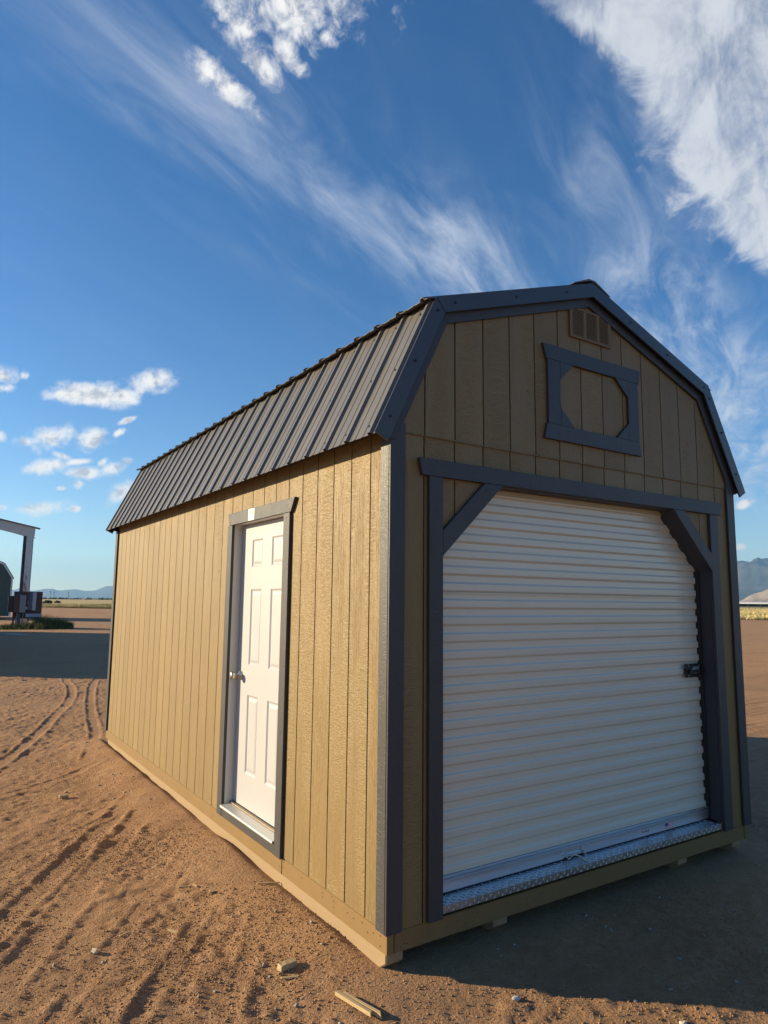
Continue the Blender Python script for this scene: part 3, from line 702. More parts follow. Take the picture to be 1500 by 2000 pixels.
# diamond tread plate
plate = prism('tread_plate', [(-.014, PZ-.036), (-.0118, PZ-.036), (-.0118, PZ-.0025), (CY+.05, PZ-.0025), (CY+.05, PZ), (-.014, PZ)], 'x', OX0+.002, OX1-.035, PLATE, shed, .0006)
bm = bmesh.new()
def lozenge(bm, c, ax, wv, n, l=.0132, w=.0034, h=.0030):
    c, ax, wv, n = map(Vector, (c, ax, wv, n))
    lo = [bm.verts.new(c+ax*l*a+wv*w*b) for a, b in ((-1, 0), (-.4, 1), (.4, 1), (1, 0), (.4, -1), (-.4, -1))]
    hi = [bm.verts.new(c+ax*l*a*.6+wv*w*b*.45+n*h) for a, b in ((-1, 0), (-.4, 1), (.4, 1), (1, 0), (.4, -1), (-.4, -1))]
    bm.faces.new(hi)
    for i in range(6): bm.faces.new((lo[i], lo[(i+1) % 6], hi[(i+1) % 6], hi[i]))
q = math.sqrt(.5); pt = .0272
for i in range(int((OX1-OX0-.05)/pt)):
    x = OX0+.018+i*pt
    for j in range(7):
        yy = -.002+j*.0215
        s = 1 if (i+j) % 2 else -1
        lozenge(bm, (x, yy, PZ), (q, s*q, 0), (-s*q, q, 0), (0, 0, 1))
    for j in range(2):
        s = 1 if (i+j) % 2 else -1
        lozenge(bm, (x, -.014, PZ-.011-j*.016), (q, 0, s*q), (-s*q, 0, q), (0, -1, 0), .0105)
tag(from_bm('tread_lozenges', bm, PLATE, plate), kind='stuff')

# entry door ---------------------------------------------------------------
LEAF = .062
hz0, hz1 = 2.253, 2.342
EX0, EX1 = -.024, -.0006
prism('door_header', [(1.096, hz0), (2.150, hz0), (2.178, hz1), (1.040, hz1)], 'x', EX0, EX1, TRIM, shed, .002)
box('door_casing', EX0+.002, EX1, DY1, 2.180, .176, hz0-.0006, TRIM, shed, .002); box('door_casing', EX0+.002, EX1, 1.112, DY0, .176, hz0-.0006, TRIM, shed, .002)
box('door_apron', EX0+.004, EX1, DY0+.0006, DY1-.0006, .176, .238, TRIM, shed, .002)
sill = prism('door_sill', [(-.034, .240), (-.034, .250), (-.028, .254), (.03, .262), (.09, .264), (.09, .2405)], 'y', DY0+.004, DY1-.004, SILL, shed, .0008)
box('sill_strip', .034, .056, DY0+.002, DY1-.002, .2645, .272, alu('bronze_strip', (.35, .27, .2), .4, .6, .6), sill, .002)
box('door_jamb', -.0004, .16, DY1+.0004, DY1+.03, .24, 2.285, JAMB, shed, 0); box('door_jamb', -.0004, .16, DY0-.03, DY0-.0004, .24, 2.285, JAMB, shed, 0)
box('door_jamb', -.0004, .16, DY0, DY1, hz0+.0004, 2.285, JAMB, shed, 0)
door = box('entry_door', LEAF+.012, LEAF+.044, DY0+.003, DY1-.006, .275, hz0-.004, DOORW, shed, .001)
# leaf face built as stiles, rails and raised panels
cols = [(1.362, 1.548), (1.704, 1.890)]
rows = [(.500, 1.034), (1.240, 1.776), (1.935, 2.134)]
L0, L1, B0, B1 = DY0+.003, DY1-.006, .275, hz0-.004
yc = [L0, cols[0][0], cols[0][1], cols[1][0], cols[1][1], L1]; zc = [B0, rows[0][0], rows[0][1], rows[1][0], rows[1][1], rows[2][0], rows[2][1], B1]
bm = bmesh.new()
F0 = LEAF
for i in range(5):
    for j in range(7):
        a, b, c, d = yc[i], yc[i+1], zc[j], zc[j+1]
        if i in (1, 3) and j in (1, 3, 5): continue
        v = [bm.verts.new(p) for p in ((F0, a, c), (F0, a, d), (F0, b, d), (F0, b, c))]; bm.faces.new(v)
bmesh.ops.remove_doubles(bm, verts=bm.verts, dist=1e-5)
for (a, b, c, d) in ((L0, L1, B0, B0), (L0, L1, B1, B1)):
    bm.faces.new([bm.verts.new(p) for p in ((F0, a, c), (F0, b, c), (F0+.0119, b, c), (F0+.0119, a, c))])
for yy in (L0, L1): bm.faces.new([bm.verts.new(p) for p in ((F0, yy, B0), (F0, yy, B1), (F0+.0119, yy, B1), (F0+.0119, yy, B0))])
from_bm('door_face', bm, DOORW, door)
for (a, b) in cols:
    for (c, d) in rows:
        bm = bmesh.new(); rings = []
        for ins, dep in ((0, 0), (.004, .003), (.012, .0085), (.021, .0085), (.026, .006), (.040, .0025)):
            rings.append([bm.verts.new((F0+dep, yy, z)) for yy, z in ((a+ins, c+ins), (a+ins, d-ins), (b-ins, d-ins), (b-ins, c+ins))])
        for p, q_ in zip(rings, rings[1:]):
            for i in range(4): bm.faces.new((p[i], p[(i+1) % 4], q_[(i+1) % 4], q_[i]))
        bm.faces.new(rings[-1]); from_bm('door_panel', bm, DOORW, door)
box('gap_shade_strip', LEAF+.004, LEAF+.03, DY1-.0055, DY1+.0003, .275, hz0-.004, BLACK, door, 0)  # black strip stands in for the shade inside the gap beside the leaf
# knob: turned profile
def lathe_x(name, prof, cy, cz, material, parent, seg=24):
    bm = bmesh.new(); rings = []
    for x, r in prof: rings.append([bm.verts.new((x, cy+r*math.cos(2*math.pi*k/seg), cz+r*math.sin(2*math.pi*k/seg))) for k in range(seg)])
    for a, b in zip(rings, rings[1:]):
        for k in range(seg): bm.faces.new((a[k], a[(k+1) % seg], b[(k+1) % seg], b[k]))
    bm.faces.new(rings[0]); bm.faces.new(rings[-1]); return from_bm(name, bm, material, parent, True)
KY, KZ = 2.020, 1.158
knob = lathe_x('door_knob', [(.030, .011), (.022, .012), (.014, .020), (.004, .027), (-.008, .028), (-.016, .024), (-.019, .014), (-.0195, .002)], KY, KZ, NICKEL, door)
lathe_x('knob_rose', [(.062, .032), (.055, .033), (.049, .030), (.042, .016), (.030, .0105)], KY, KZ, NICKEL, door)
# sticker on the header
stick = box('paper_label', EX0-.0012, EX0-.0002, 1.672, 1.778, hz0+.004, hz1-.003, mat('label_paper', (.78, .77, .73), .6)[0], shed, 0)
INK = mat('label_ink', (.45, .44, .43), .7)[0]; INK2 = mat('label_buff', (.62, .5, .36), .7)[0]
for k in range(4): box('printed_line', EX0-.0018, EX0-.0013, 1.688, 1.765-.012*(k % 2), hz0+.012+k*.0085, hz0+.0155+k*.0085, INK, stick, 0)
box('printed_box', EX0-.0018, EX0-.0013, 1.683, 1.748, hz0+.048, hz0+.068, INK2, stick, 0); box('printed_line', EX0-.0018, EX0-.0013, 1.695, 1.760, hz0+.073, hz0+.078, INK, stick, 0)
dotm = bmesh.new()
for yy, zz_ in ((2.14, 2.33), (2.13, 2.275), (1.11, 2.33), (1.12, 2.27), (1.16, 2.22), (1.13, 1.3), (2.14, 1.3), (1.15, .9), (2.15, .55), (1.13, .3), (1.5, .20), (1.8, .21)): dot(dotm, (EX0-.0002+(.002 if zz_ < 2.25 else 0), yy, zz_), 'x', .004)
tag(from_bm('nail_heads', dotm, SCREW, shed), kind='stuff')

# ------------------------------------------------------------------ wood scraps on the soil
def gz(x, y): return float(ground_h(np.array([x]), np.array([y]))[0])
def scrap(name, x, y, l, w, h, rz, label, cat, tilt=0.0, cut=.0, group=None, two=False):
    bm = bmesh.new()
    def stick(ox, oy, l, w, h, cut):
        v = bbox(bm, -l/2+ox, l/2+ox, -w/2+oy, w/2+oy, 0, h)
        for i in (1, 2, 5, 6): v[i].co.y += 0
        v[1].co.x += cut; v[5].co.x += cut*.6; v[3].co.x -= cut*.7; v[0].co.z += .001
    stick(0, 0, l, w, h, cut)
    bev(bm, min(w, h)*.09)
    bmesh.ops.subdivide_edges(bm, edges=[e for e in bm.edges if e.calc_length() > l*.5], cuts=3)
    for v in bm.verts: v.co += Vector((random.uniform(-1, 1), random.uniform(-1, 1), random.uniform(-1, 1)))*min(w, h)*.035
    o = from_bm(name, bm, SCRAPW); o.location = (x, y, gz(x, y)+.004); o.rotation_euler = (tilt, 0, rz)
    return tag(o, label, cat, group)
scrap('wood_block', -.345, .325, .085, .038, .028, R(8), 'short square-cut pine offcut lying apart near the shed corner', 'wood scrap', .05, .004)
scrap('wood_splinter', -.243, -.105, .215, .018, .016, R(-78), 'long split pine stick in the foreground, left of its twin', 'wood scrap', .0, .012)
scrap('wood_splinter', -.214, -.125, .215, .014, .020, R(-76), 'long split pine stick in the foreground, right of its twin', 'wood scrap', .1, .02)
scrap('wood_chip', -.37, .245, .075, .012, .004, R(-20), 'thin curled wood shaving just below the square pine offcut', 'wood scrap', .1, .006)
scrap('wood_chip', -.755, 3.92, .07, .04, .022, R(-5), 'pale pine chip lying alone between the tyre tracks', 'wood scrap', .1, .004)
scrap('wood_chip', -.68, .985, .062, .013, .008, R(-60), 'small yellow wood sliver by the crumbly furrow on the left', 'wood scrap', .2, .006)
scrap('wood_chip', -.90, 1.09, .055, .012, .006, R(20), 'pale bark sliver left of the yellow wood sliver', 'wood scrap', .1, .005)
scrap('wood_chip', -.455, 1.50, .075, .007, .005, R(-15), 'straw-thin twig on the furrowed soil left of the doorstep', 'wood scrap', .1, .006)
scrap('wood_chip', -.405, 1.47, .04, .011, .005, R(-70), 'short yellow wood chip beside the straw-thin twig', 'wood scrap', .1, .005)
scrap('wood_chip', -.355, 1.325, .035, .022, .010, R(70), 'tiny square pine chip below the middle of the wall', 'wood scrap', .1, .002)
scrap('wood_chip', -.05, 1.20, .13, .009, .006, R(-25), 'thin pine stick sticking out from under the rim near the doorstep', 'wood scrap', .1, .006)
def stone(name, x, y, s, material, label):
    bm = bmesh.new(); bmesh.ops.create_icosphere(bm, subdivisions=2, radius=1)
    for v in bm.verts: v.co = Vector((v.co.x*s*1.25, v.co.y*s*.8, v.co.z*s*.6))*(1+.28*math.sin(v.co.x*5+x*9)*math.cos(v.co.y*4+y*7+v.co.z*3))
    o = from_bm(name, bm, material); o.location = (x, y, gz(x, y)+s*.28); o.rotation_euler = (0, 0, x*7); return tag(o, label, 'stone')
ST = stone_mat('pale_stone', (.34, .33, .32), (.52, .50, .47))
stone('stone', .385, -.435, .016, ST, 'grey stone on the edge of the shed shadow in the foreground')
stone('stone', -1.065, .975, .018, stone_mat('tan_stone', (.45, .36, .27), (.6, .5, .4)), 'pale lump of stone among the furrows at lower left')
stone('stone', .84, -.935, .013, stone_mat('buff_stone', (.6, .5, .38), (.7, .6, .48)), 'small buff stone on the sunlit soil at the bottom right')
stone('stone', .06, -.60, .012, ST, 'small dark grey stone on the soil in the bottom foreground')

# ------------------------------------------------------------------ the yard behind: electrical rack, steel frame, weeds
def rusty(name, c0, c1, rust=(.16, .07, .04), lo=.52, hi=.68, rough=.7):
    m, t, b = mat(name, c0, rough, 0, .3)
    n = tnoise(t, objco(t, (2.2, 2.2, 1.1), 3), 1, 7, .68, .6); f = tnoise(t, objco(t, (5, 5, .6), 3), 1, 5, .65, 1.0)
    c = mixc(t, f, c0, c1); c = mixc(t, sstep(t, n, lo, hi), c, rust); L(t, c, b.inputs['Base Color']); return m
STEELW = rusty('weathered_white_steel', (.60, .55, .50), (.74, .68, .62), (.26, .15, .10))
STEELB = rusty('blue_grey_steel', (.10, .11, .15), (.15, .16, .20), (.12, .07, .05))
RUST = rusty('rusted_sheet', (.10, .055, .045), (.16, .09, .07), (.06, .035, .03))
GREYBOX = rusty('grey_enclosure', (.26, .25, .25), (.33, .32, .32), (.15, .09, .06), .58, .72)
PALEBOX = rusty('pale_enclosure', (.38, .40, .45), (.46, .47, .52), (.25, .2, .18), .6, .75)
DARKBOX = mat('dark_enclosure', (.035, .033, .038), .6)[0]
rt = Vector((_r0[0], _r0[1], 0)).normalized(); 
def frame_at(px, dist):
    d = _f+(px-750)/FPX*_r; d = np.array([d[0], d[1]]); return CAM[:2]+d/np.linalg.norm(d)*dist
# local frame: e = to the right as seen from the yard's middle, n = away
P0 = np.array([2.41, 40.5]); vdir = (P0-CAM[:2])/np.linalg.norm(P0-CAM[:2]); er = np.array([vdir[1], -vdir[0]])
ROTZ = math.atan2(er[1], er[0])
def local_thing(name, origin, rz, label, cat):
    o = empty(name, (origin[0], origin[1], 0), label, cat); o.rotation_euler = (0, 0, rz); return o
rack = local_thing('electrical_rack', P0, ROTZ, 'rusty electrical service rack with meter boxes standing in weeds', 'electrical rack')
box('backboard', -.20, 1.24, .30, .33, .55, 2.05, RUST, rack, .004)
box('meter_box', -.18, .38, .02, .29, .88, 1.82, RUST, rack, .01); box('meter_door', .12, .42, -.02, .018, .88, 1.84, GREYBOX, rack, .006)
box('switch_box', -.46, -.185, .08, .30, .90, 1.80, DARKBOX, rack, .01)
box('panel_box', .46, .92, .12, .29, 1.0, 2.02, STEELB, rack, .01); box('panel_cover', .74, .93, .09, .118, 1.0, 2.02, PALEBOX, rack, .004)
box('breaker', .40, .50, .0, .10, 1.25, 1.50, DARKBOX, rack, .004); box('conduit_body', .50, .56, .02, .10, 1.38, 1.52, GREYBOX, rack, .006); box('conduit_body', .41, .50, -.01, .05, 1.08, 1.20, PALEBOX, rack, .004)
box('wireway', .44, 1.22, .0, .22, .62, .82, PALEBOX, rack, .006)
for x, w_ in ((-.20, .10), (.02, .16), (.95, .08)): box('post', x, x+w_, .20, .28, -.1, 1.9 if x < .9 else .62, RUST if x < 0 else STEELB, rack, .004)
for x in (-.02, .30, .6):
    bm = bmesh.new(); tube(bm, [(x, .18, -.05), (x, .18, .5), (x+.04, .16, .9)], .03, 8); from_bm('conduit', bm, GREYBOX if x < .5 else STEELB, rack, True)
# steel portal frame: H column and tapered rafter
frame = local_thing('steel_portal_frame', P0+er*.02+vdir*1.6, ROTZ, 'weathered white steel column with tapered rafter at left edge', 'steel frame')
def hcol(x0, x1, z1, parent):
    box('column_flange', x0, x0+.03, 0, .30, -.1, z1, STEELB, parent, .003); box('column_flange', x1-.03, x1, 0, .30, -.1, z1, STEELB, parent, .003)
    box('column_face', x0+.17, x1-.031, -.006, .02, -.1, z1-.002, STEELW, parent, .003); box('column_web', x0+.031, x1-.031, .13, .15, -.1, z1, STEELB, parent, 0)
CH = 5.28
hcol(.02, .56, CH, frame)
hcol(-12.56, -12.02, CH, frame)
rk = .21
box('base_plate', -.05, .62, -.08, .38, -.12, .02, STEELW, frame, .003)
pk_ = (-6.0, CH+.50+6.4*rk)
prism('rafter', [(.02, CH+.001), (.60, CH+.001), (.62, CH+.50), pk_, (-12.62, CH+.50), (-12.6, CH+.001), (-12.02, CH+.001), (-11.6, CH+.12), (-6.0, pk_[1]-.45), (-.45, CH+.13)], 'y', .0, .16, STEELW, frame, .004)
prism('roof_strip', [(.86, CH+.455), (.86, CH+.50), (-6.0, pk_[1]+.07), (-12.86, CH+.50), (-12.86, CH+.455), (-6.0, pk_[1]+.02)], 'y', -.12, .55, STEELB, frame, .004)
box('bolt_plate', .5605, .64, .02, .28, CH-.10, CH-.06, STEELB, frame, .003)

# weeds at the foot of the rack, real blades
def blades(name, pts, hmin, hmax, wid, material, label, cat, sd, lean=.5, nb=1, kind=None):
    g = np.random.default_rng(sd); n = len(pts)
    h = g.uniform(hmin, hmax, n)*(pts[:, 3] if pts.shape[1] > 3 else 1.0); a = g.uniform(0, 6.28, n); w = wid*g.uniform(.5, 1.3, n)
    b = g.uniform(0, 6.28, n); ln = lean*g.uniform(.2, 1.0, n)*h
    base = pts[:, :3]; dx = np.stack([np.cos(a)*w, np.sin(a)*w, np.zeros(n)], -1); lv = np.stack([np.cos(b)*ln, np.sin(b)*ln, np.zeros(n)], -1)
    mid = base+lv*.35+np.stack([0*h, 0*h, h*.6], -1); tip = base+lv+np.stack([0*h, 0*h, h], -1)
    V = np.stack([base-dx, base+dx, mid+dx*.7, mid-dx*.7, tip], 1)
    F3 = np.array([(0, 1, 2), (0, 2, 3), (3, 2, 4)]); F = (F3[None]+5*np.arange(n)[:, None, None]).reshape(-1, 3)
    o = soup(name, V, F, material); return tag(o, label, cat, kind=kind)
def leaf_mat(name, c0, c1, c2, sc_=1.5):
    m, t, b = mat(name, c0, .7, 0, .25); n = tnoise(t, objco(t), sc_, 4, .6); n2 = tnoise(t, objco(t), sc_*9, 2, .6)
    c = mixc(t, sstep(t, n, .35, .65), c0, c1); c = mixc(t, math_n(t, 'MULTIPLY', sstep(t, n2, .5, .7), .7), c, c2); L(t, c, b.inputs['Base Color'])
    b.inputs['Subsurface Weight'].default_value = 0; return m
WEED = leaf_mat('green_weed', (.045, .075, .022), (.085, .11, .035), (.16, .16, .07))
GRASS = leaf_mat('dry_grass', (.52, .40, .20), (.58, .45, .23), (.36, .31, .15), .25)
GRASSG = leaf_mat('greenish_grass', (.20, .22, .08), (.34, .31, .12), (.44, .37, .17), .2)
g = np.random.default_rng(4)
n = 6000
u = g.normal(0, 1, n); t_ = g.uniform(-2.2, 2.9, n); dpt = g.normal(-.2, .55, n)
hh = np.clip(1.0-((t_-.9)/2.7)**2, .25, 1)*np.where(dpt < -.6, .6, 1)*np.where(t_ < .9, .5, 1)
pp = P0[None]+t_[:, None]*er[None]+dpt[:, None]*vdir[None]
z_ = ground_h(pp[:, 0], pp[:, 1])
weeds = blades('weed_clump', np.stack([pp[:, 0], pp[:, 1], z_-.03, hh], -1), .3, .95, .012, WEED, 'mound of green weeds growing round the electrical rack', 'weeds', 8, .7, kind='stuff')
def scrap_board(x, y, l, w, rz, label):
    o = box('board', -l/2, l/2, -w/2, w/2, 0, .03, wood('grey_board', (.34, .30, .26), (.46, .42, .37)), None, .003); o.location = (x, y, gz(x, y)+.01); o.rotation_euler = (R(3), R(2), rz); return tag(o, label, 'board')
scrap_board(1.30, 33.9, 1.5, .22, R(-10), 'weathered board lying in the shade before the weeds, farther back')
scrap_board(1.75, 33.0, 1.1, .20, R(35), 'weathered board lying in the shade before the weeds, slanted one')

# ------------------------------------------------------------------ green shed behind, and unseen sheds added for their shadow
GREENP = painted_board('green_shed_paint', (.085, .11, .10), .6, .001, .3); BROWNP = painted_board('brown_shed_paint', (.20, .13, .08), .55, .001, .4)
WHITET = mat('white_trim', (.7, .7, .68), .5)[0]; DKROOF = mat('dark_shed_roof', (.05, .055, .055), .5)[0]
def barn(name, x, y, rz, w, l, eave, rise, wallm, trimm, label):
    o = empty(name, (x, y, 0), label, 'shed'); o.rotation_euler = (0, 0, rz); h = w/2
    out = [(-h-.1, eave-.12), (-h*.72, eave+rise*.62), (0, eave+rise), (h*.72, eave+rise*.62), (h+.1, eave-.12)]
    inn = [(-h, .22), (h, .22), (h, eave-.02), (h*.70, eave+rise*.57), (0, eave+rise*.93), (-h*.70, eave+rise*.57), (-h, eave-.02)]
    wl_ = prism('wall', inn, 'y', 0, l, wallm, o, 0)
    for k in range(int(w/.3)+1):
        xx = -h+.02+k*.3; tz = eave-.02+(rise*.59)*max(0, min(1, (h-abs(xx))/(h*.3)))
        if abs(xx) < h*.7: tz = eave+rise*.57+rise*.36*(1-abs(xx)/(h*.7))
        box('batten', xx, xx+.02, -.012, -.0005, .24, tz-.06, wallm, wl_, 0)
    for a, b in zip(out, out[1:]):
        t, n, l_ = slope_frame(a, b); s = 1 if n[1] > 0 else -1; n = (n[0]*s, n[1]*s)
        prism('roof_plane', [a, b, (b[0]+n[0]*.05, b[1]+n[1]*.05), (a[0]+n[0]*.05, a[1]+n[1]*.05)], 'y', -.1, l+.1, DKROOF, o, 0)
        prism('rake_trim', [(a[0]-n[0]*.002, a[1]-n[1]*.002), (b[0]-n[0]*.002, b[1]-n[1]*.002), (b[0]-n[0]*.12, b[1]-n[1]*.12), (a[0]-n[0]*.12, a[1]-n[1]*.12)], 'y', -.09, -.04, trimm, o, 0)
    for sx in (-1, 1): box('corner_trim', sx*h-.06, sx*h+.06, -.03, -.013, .2, eave-.05, trimm, o, .002); box('skid', sx*h*.7-.06, sx*h*.7+.06, .1, l-.1, -.02, .219, PINE, o, 0)
    box('door', -.9, .9, -.04, -.0135, .25, min(2.2, eave-.3), trimm, o, .004)
    return o
GS = np.array([3.95, 60.5])
barn('barn_shed', GS[0]-2.35, GS[1], 0.06, 4.6, 7.0, 3.35, 1.75, GREENP, WHITET, 'dark green gambrel barn with white trim behind the electrical rack')
sH = np.array([.76, -.65]); nH = np.array([.65, .76])  # three sheds out of view, added to cast the broad shadow across the yard
for b0, a0, lab in ((11.0, -15.4, 'unseen brown gambrel shed added to cast the yard shadow, closest to the tyre tracks'), (16.8, -22.0, 'unseen brown gambrel shed added to cast the yard shadow, middle of the row'), (22.3, -26.1, 'unseen brown gambrel shed added to cast the yard shadow, closest to the steel frame')):
    cpt = sH*(a0-1.6)+nH*(b0-.05)
    barn('shadow_shed', cpt[0], cpt[1], math.atan2(nH[1], nH[0])-math.pi/2, 3.0, 6.8, 2.75, 1.35, BROWNP, TRIM, lab)['group'] = 'unseen sheds added to cast the yard shadow'

# ------------------------------------------------------------------ dry grass field, scrub line, far building
fbm_m, t, b = mat('field_soil', (.46, .34, .17), .95, 0, .1)
vary(t, b, tnoise(t, objco(t), .12, 5, .65), (.42, .31, .15), (.56, .43, .21))
A0 = FA-fd*900; B0_ = FB+fd*1500
bm = bmesh.new()
rows_ = []
for dn in (0, 30, 120, 500, 1600):
    rows_.append([bm.verts.new((*(A0+(B0_-A0)*k/60+fn*(dn+(3.0*math.sin(k*2.1)+2.0*math.sin(k*5.3) if dn == 0 else 0))), .07+.0*dn)) for k in range(61)])
for r0, r1 in zip(rows_, rows_[1:]):
    for k in range(60): bm.faces.new((r0[k], r0[k+1], r1[k+1], r1[k]))
field = from_bm('grass_field', bm, fbm_m); tag(field, 'flat field of golden dry grass beyond the bare yard', 'field', kind='structure')
g = np.random.default_rng(5); n = 170000
tt = g.uniform(-60, 230, n); dn = 330*g.random(n)**2.2
pp = FA[None]+tt[:, None]*fd[None]+dn[:, None]*fn[None]
sz = 1+dn/160
patch = fbm(pp[:, 0]*.05, pp[:, 1]*.05, 3, .6, 4.)
gm = patch < .08+.0*dn
pt_ = np.stack([pp[:, 0], pp[:, 1], np.full(n, .05), .6+.5*g.random(n)], -1)
blades('dry_grass', pt_[gm], .25, .5, .05, GRASS, 'golden dry grass covering the field', 'grass', 6, .6, kind='stuff')
edge = (~gm) | ((dn < 9) & (fbm(pp[:, 0]*.12, pp[:, 1]*.12, 2, .6, 14.) > -.02))
blades('green_grass', pt_[edge]*np.array([1, 1, 1, 1.0]), .25, .5, .05, GRASSG, 'greener weeds along the near edge of the field', 'grass', 7, .6, kind='stuff')
SCRUB = leaf_mat('far_scrub', (.05, .06, .04), (.085, .09, .055), (.12, .12, .08), .02)
g = np.random.default_rng(9); n = 26000
tt = g.uniform(-900, 1500, n); dn = 700+g.random(n)*900
pp = FA[None]+tt[:, None]*fd[None]+dn[:, None]*fn[None]
blades('scrub_line', np.stack([pp[:, 0], pp[:, 1], np.zeros(n), .5+g.random(n)], -1), 1.2, 3.0, 2.6, SCRUB, 'dark line of scrub along the horizon', 'scrub', 10, .9, kind='stuff')
# a few round bushes on the field
def bush(x, y, s, label, sd):
    g = np.random.default_rng(sd); n = 500
    v = g.normal(0, 1, (n, 3)); v /= np.linalg.norm(v, axis=1)[:, None]; v *= (g.random(n)**.4)[:, None]*s; v[:, 2] = np.abs(v[:, 2])*.65
    o = blades('field_bush', np.concatenate([v, np.ones((n, 1))], 1), .2*s, .4*s, .10*s, SCRUB, label, 'bush', sd, 1.2); o.location = (x, y, .05); return o
q1 = frame_at(106, 230); q2 = frame_at(125, 260)
bush(q1[0], q1[1], 1.3, 'low dark bush on the field left of the other', 31); bush(q2[0], q2[1], 1.0, 'low dark bush on the field, nearer to the tan shed', 32)
# utility poles near the horizon
POLE = mat('pole_wood', (.10, .08, .06), .9)[0]
for k, (px, dist, lab) in enumerate(((110, 900, 'leftmost utility pole on the horizon'), (117, 1000, 'second utility pole from the left on the horizon'), (145, 950, 'utility pole on the horizon nearest to the tan shed'))):
    q_ = frame_at(px, dist); po = empty('utility_pole', (q_[0], q_[1], 0), lab, 'pole', 'utility poles on the horizon')
    box('pole', -.22, .22, -.22, .22, -.2, 10, POLE, po, 0); box('crossarm', -1.3, 1.3, -.35, -.23, 9.0, 9.3, POLE, po, 0)
# long pale-roofed building across the field on the right
lb0 = frame_at(1380, 640); lbd = frame_at(1640, 640)-lb0; ll = float(np.linalg.norm(lbd))
lb = empty('long_barn', (lb0[0], lb0[1], 0), 'long low open barn with pale roof at the foot of the mountain', 'barn'); lb.rotation_euler = (0, 0, math.atan2(lbd[1], lbd[0]))
prism('roof', [(-1.0, 3.5), (7, 4.7), (15, 3.5), (15, 3.2), (7, 4.4), (-1.0, 3.2)], 'x', 0, ll, mat('pale_roof_sheet', (.74, .73, .72), .6)[0], lb, 0)
box('rear_wall', 0, ll, 13.5, 13.8, 0, 3.3, mat('dark_wall', (.07, .075, .075), .8)[0], lb, 0); box('feed_wall', 0, ll, .3, .5, 0, 1.0, mat('feed_wall', (.14, .15, .14), .8)[0], lb, 0)
for k in range(int(ll/9)): box('post', k*9, k*9+.4, 0, .29, 0, 3.25, mat('barn_post', (.12, .12, .12), .8)[0] if k == 0 else bpy.data.materials['barn_post'], lb, 0)

# ------------------------------------------------------------------ mountains
def mtn_mat(name, c0, c1, c2, hz):
    m, t, b = mat(name, c0, .95, 0, .1); co = objco(t)
    n = tnoise(t, co, .0022, 7, .65); n2 = tnoise(t, co, .009, 5, .65)
    c = mixc(t, sstep(t, n, .4, .62), c0, c1)
    sp = N(t, 'ShaderNodeSeparateXYZ'); L(t, co, sp.inputs[0])
    c = mixc(t, math_n(t, 'MULTIPLY', sstep(t, math_n(t, 'ADD', sp.outputs[2], math_n(t, 'MULTIPLY', n2, 200)), hz+100, hz-60), .9), c, c2); L(t, c, b.inputs['Base Color']); return m
def range_mesh(name, px0, px1, dist, depth, prof, material, label, sd, rough=.35, nx=260, ny=70):
    """a strip of hills between two bearings at its own real distance; prof: bearing fraction -> crest height in metres"""
    a0 = frame_at(px0, 1.0)-CAM[:2]; a1 = frame_at(px1, 1.0)-CAM[:2]
    th0, th1 = math.atan2(a0[0], a0[1]), math.atan2(a1[0], a1[1])
    U, V = np.meshgrid(np.linspace(0, 1, nx), np.linspace(0, 1, ny))
    th = th0+(th1-th0)*U; rr = dist+depth*(V-.35)
    x = CAM[0]+np.sin(th)*rr; y = CAM[1]+np.cos(th)*rr
    ku = np.array([p[0] for p in prof]); kh = np.array([p[1] for p in prof]); crest = np.interp(U, ku, kh)
    f = 1-np.abs(V-.5)*2; f = np.clip(f, 0, 1)**.85
    k = 1.7/depth
    rid = 1-2*np.abs(fbm((x*k*2.2).ravel(), (y*k*2.2).ravel(), 5, .55, sd)).reshape(x.shape)
    h = crest*f*(1-rough+rough*rid*1.25) + crest*.05*fbm((x*k*9).ravel(), (y*k*9).ravel(), 4, .6, sd+3).reshape(x.shape)*f
    h = np.where((V < .02) | (V > .98), -5, h)
    o = link(name, grid_mesh(name, x, y, h), material); return tag(o, label, 'mountain', kind='structure')
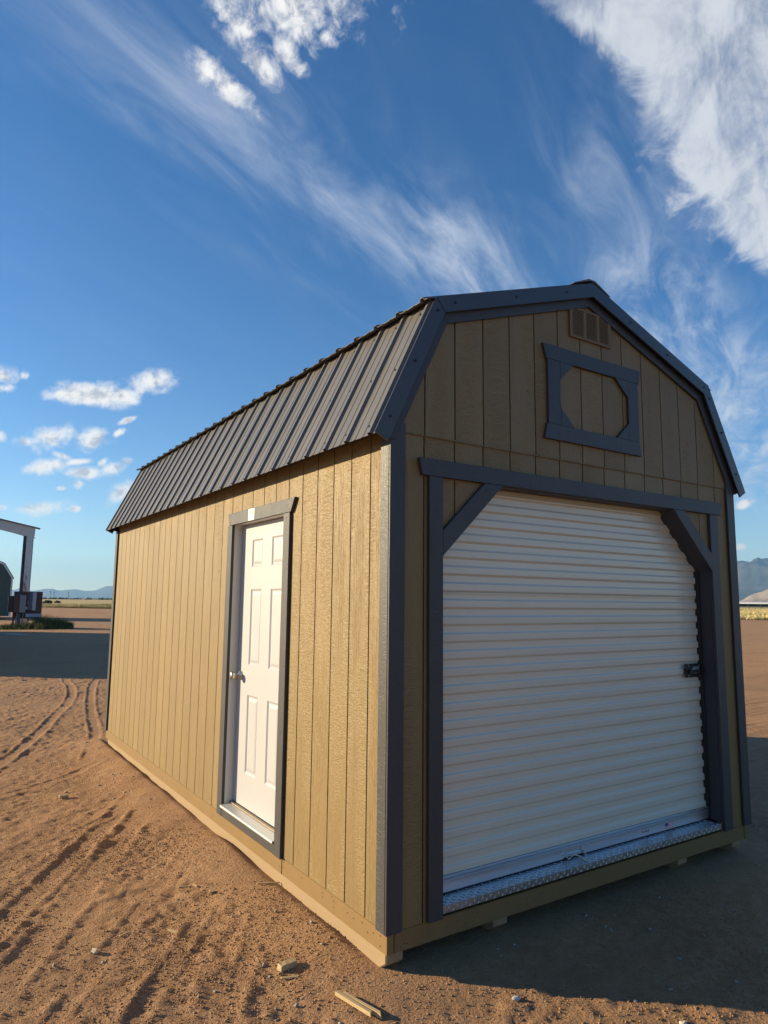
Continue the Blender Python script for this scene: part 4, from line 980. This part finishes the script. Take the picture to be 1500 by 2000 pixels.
BLUEM = mtn_mat('far_mountain', (.14, .12, .10), (.10, .10, .075), (.20, .16, .12), 10)
def bearings(px0, px1, pts):
    th = lambda px: math.atan2(*(lambda q: (q[0], q[1]))(frame_at(px, 1.0)-CAM[:2]))
    return [((th(p)-th(px0))/(th(px1)-th(px0)), h) for p, h in pts]
range_mesh('mountains', -900, 700, 18000, 4200, bearings(-900, 700, [(-900, 180), (-400, 260), (-100, 200), (20, 170), (42, 190), (55, 265), (68, 180), (82, 185), (96, 225), (112, 260), (126, 205), (140, 225), (158, 255), (178, 215), (196, 240), (216, 320), (240, 300), (300, 380), (450, 260), (700, 180)]), BLUEM, 'low blue mountain range along the left horizon', 2., .12)
BIGM = mtn_mat('big_mountain', (.045, .055, .035), (.10, .085, .065), (.34, .25, .19), 90)
range_mesh('mountains', 1150, 2300, 12800, 5600, bearings(1150, 2300, [(1150, 400), (1300, 700), (1400, 770), (1440, 790), (1462, 785), (1474, 825), (1484, 800), (1500, 785), (1600, 830), (1800, 700), (2300, 400)]), BIGM, 'tall scrub-covered mountain with pale foothills on the right horizon', 6., .28, 420, 120)
FOOT = mtn_mat('foothill', (.40, .31, .24), (.30, .25, .20), (.42, .33, .26), 60)
range_mesh('foothills', 1250, 2200, 5200, 1500, [(0, 60), (.15, 30), (.215, 36), (.235, 22), (.28, 80), (.4, 160), (.7, 200), (1, 100)], FOOT, 'bare pale foothills below the tall mountain', 9., .45, 260, 60)

# ------------------------------------------------------------------ haze: even air round everything up to the crests
hb = box('haze', -17000, 24000, -8000, 25000, -60, 1050, None, None, 0); tag(hb, 'thin blue haze in the desert air', 'haze', kind='stuff')
hm = bpy.data.materials.new('air_haze'); hm.use_nodes = True; t = hm.node_tree; t.nodes.clear()
pv = N(t, 'ShaderNodeVolumePrincipled'); pv.inputs['Color'].default_value = (.32, .60, 1.0, 1); pv.inputs['Density'].default_value = 5.5e-5; pv.inputs['Anisotropy'].default_value = .2
mo = N(t, 'ShaderNodeOutputMaterial'); L(t, pv.outputs[0], mo.inputs['Volume']); hb.data.materials.append(hm)
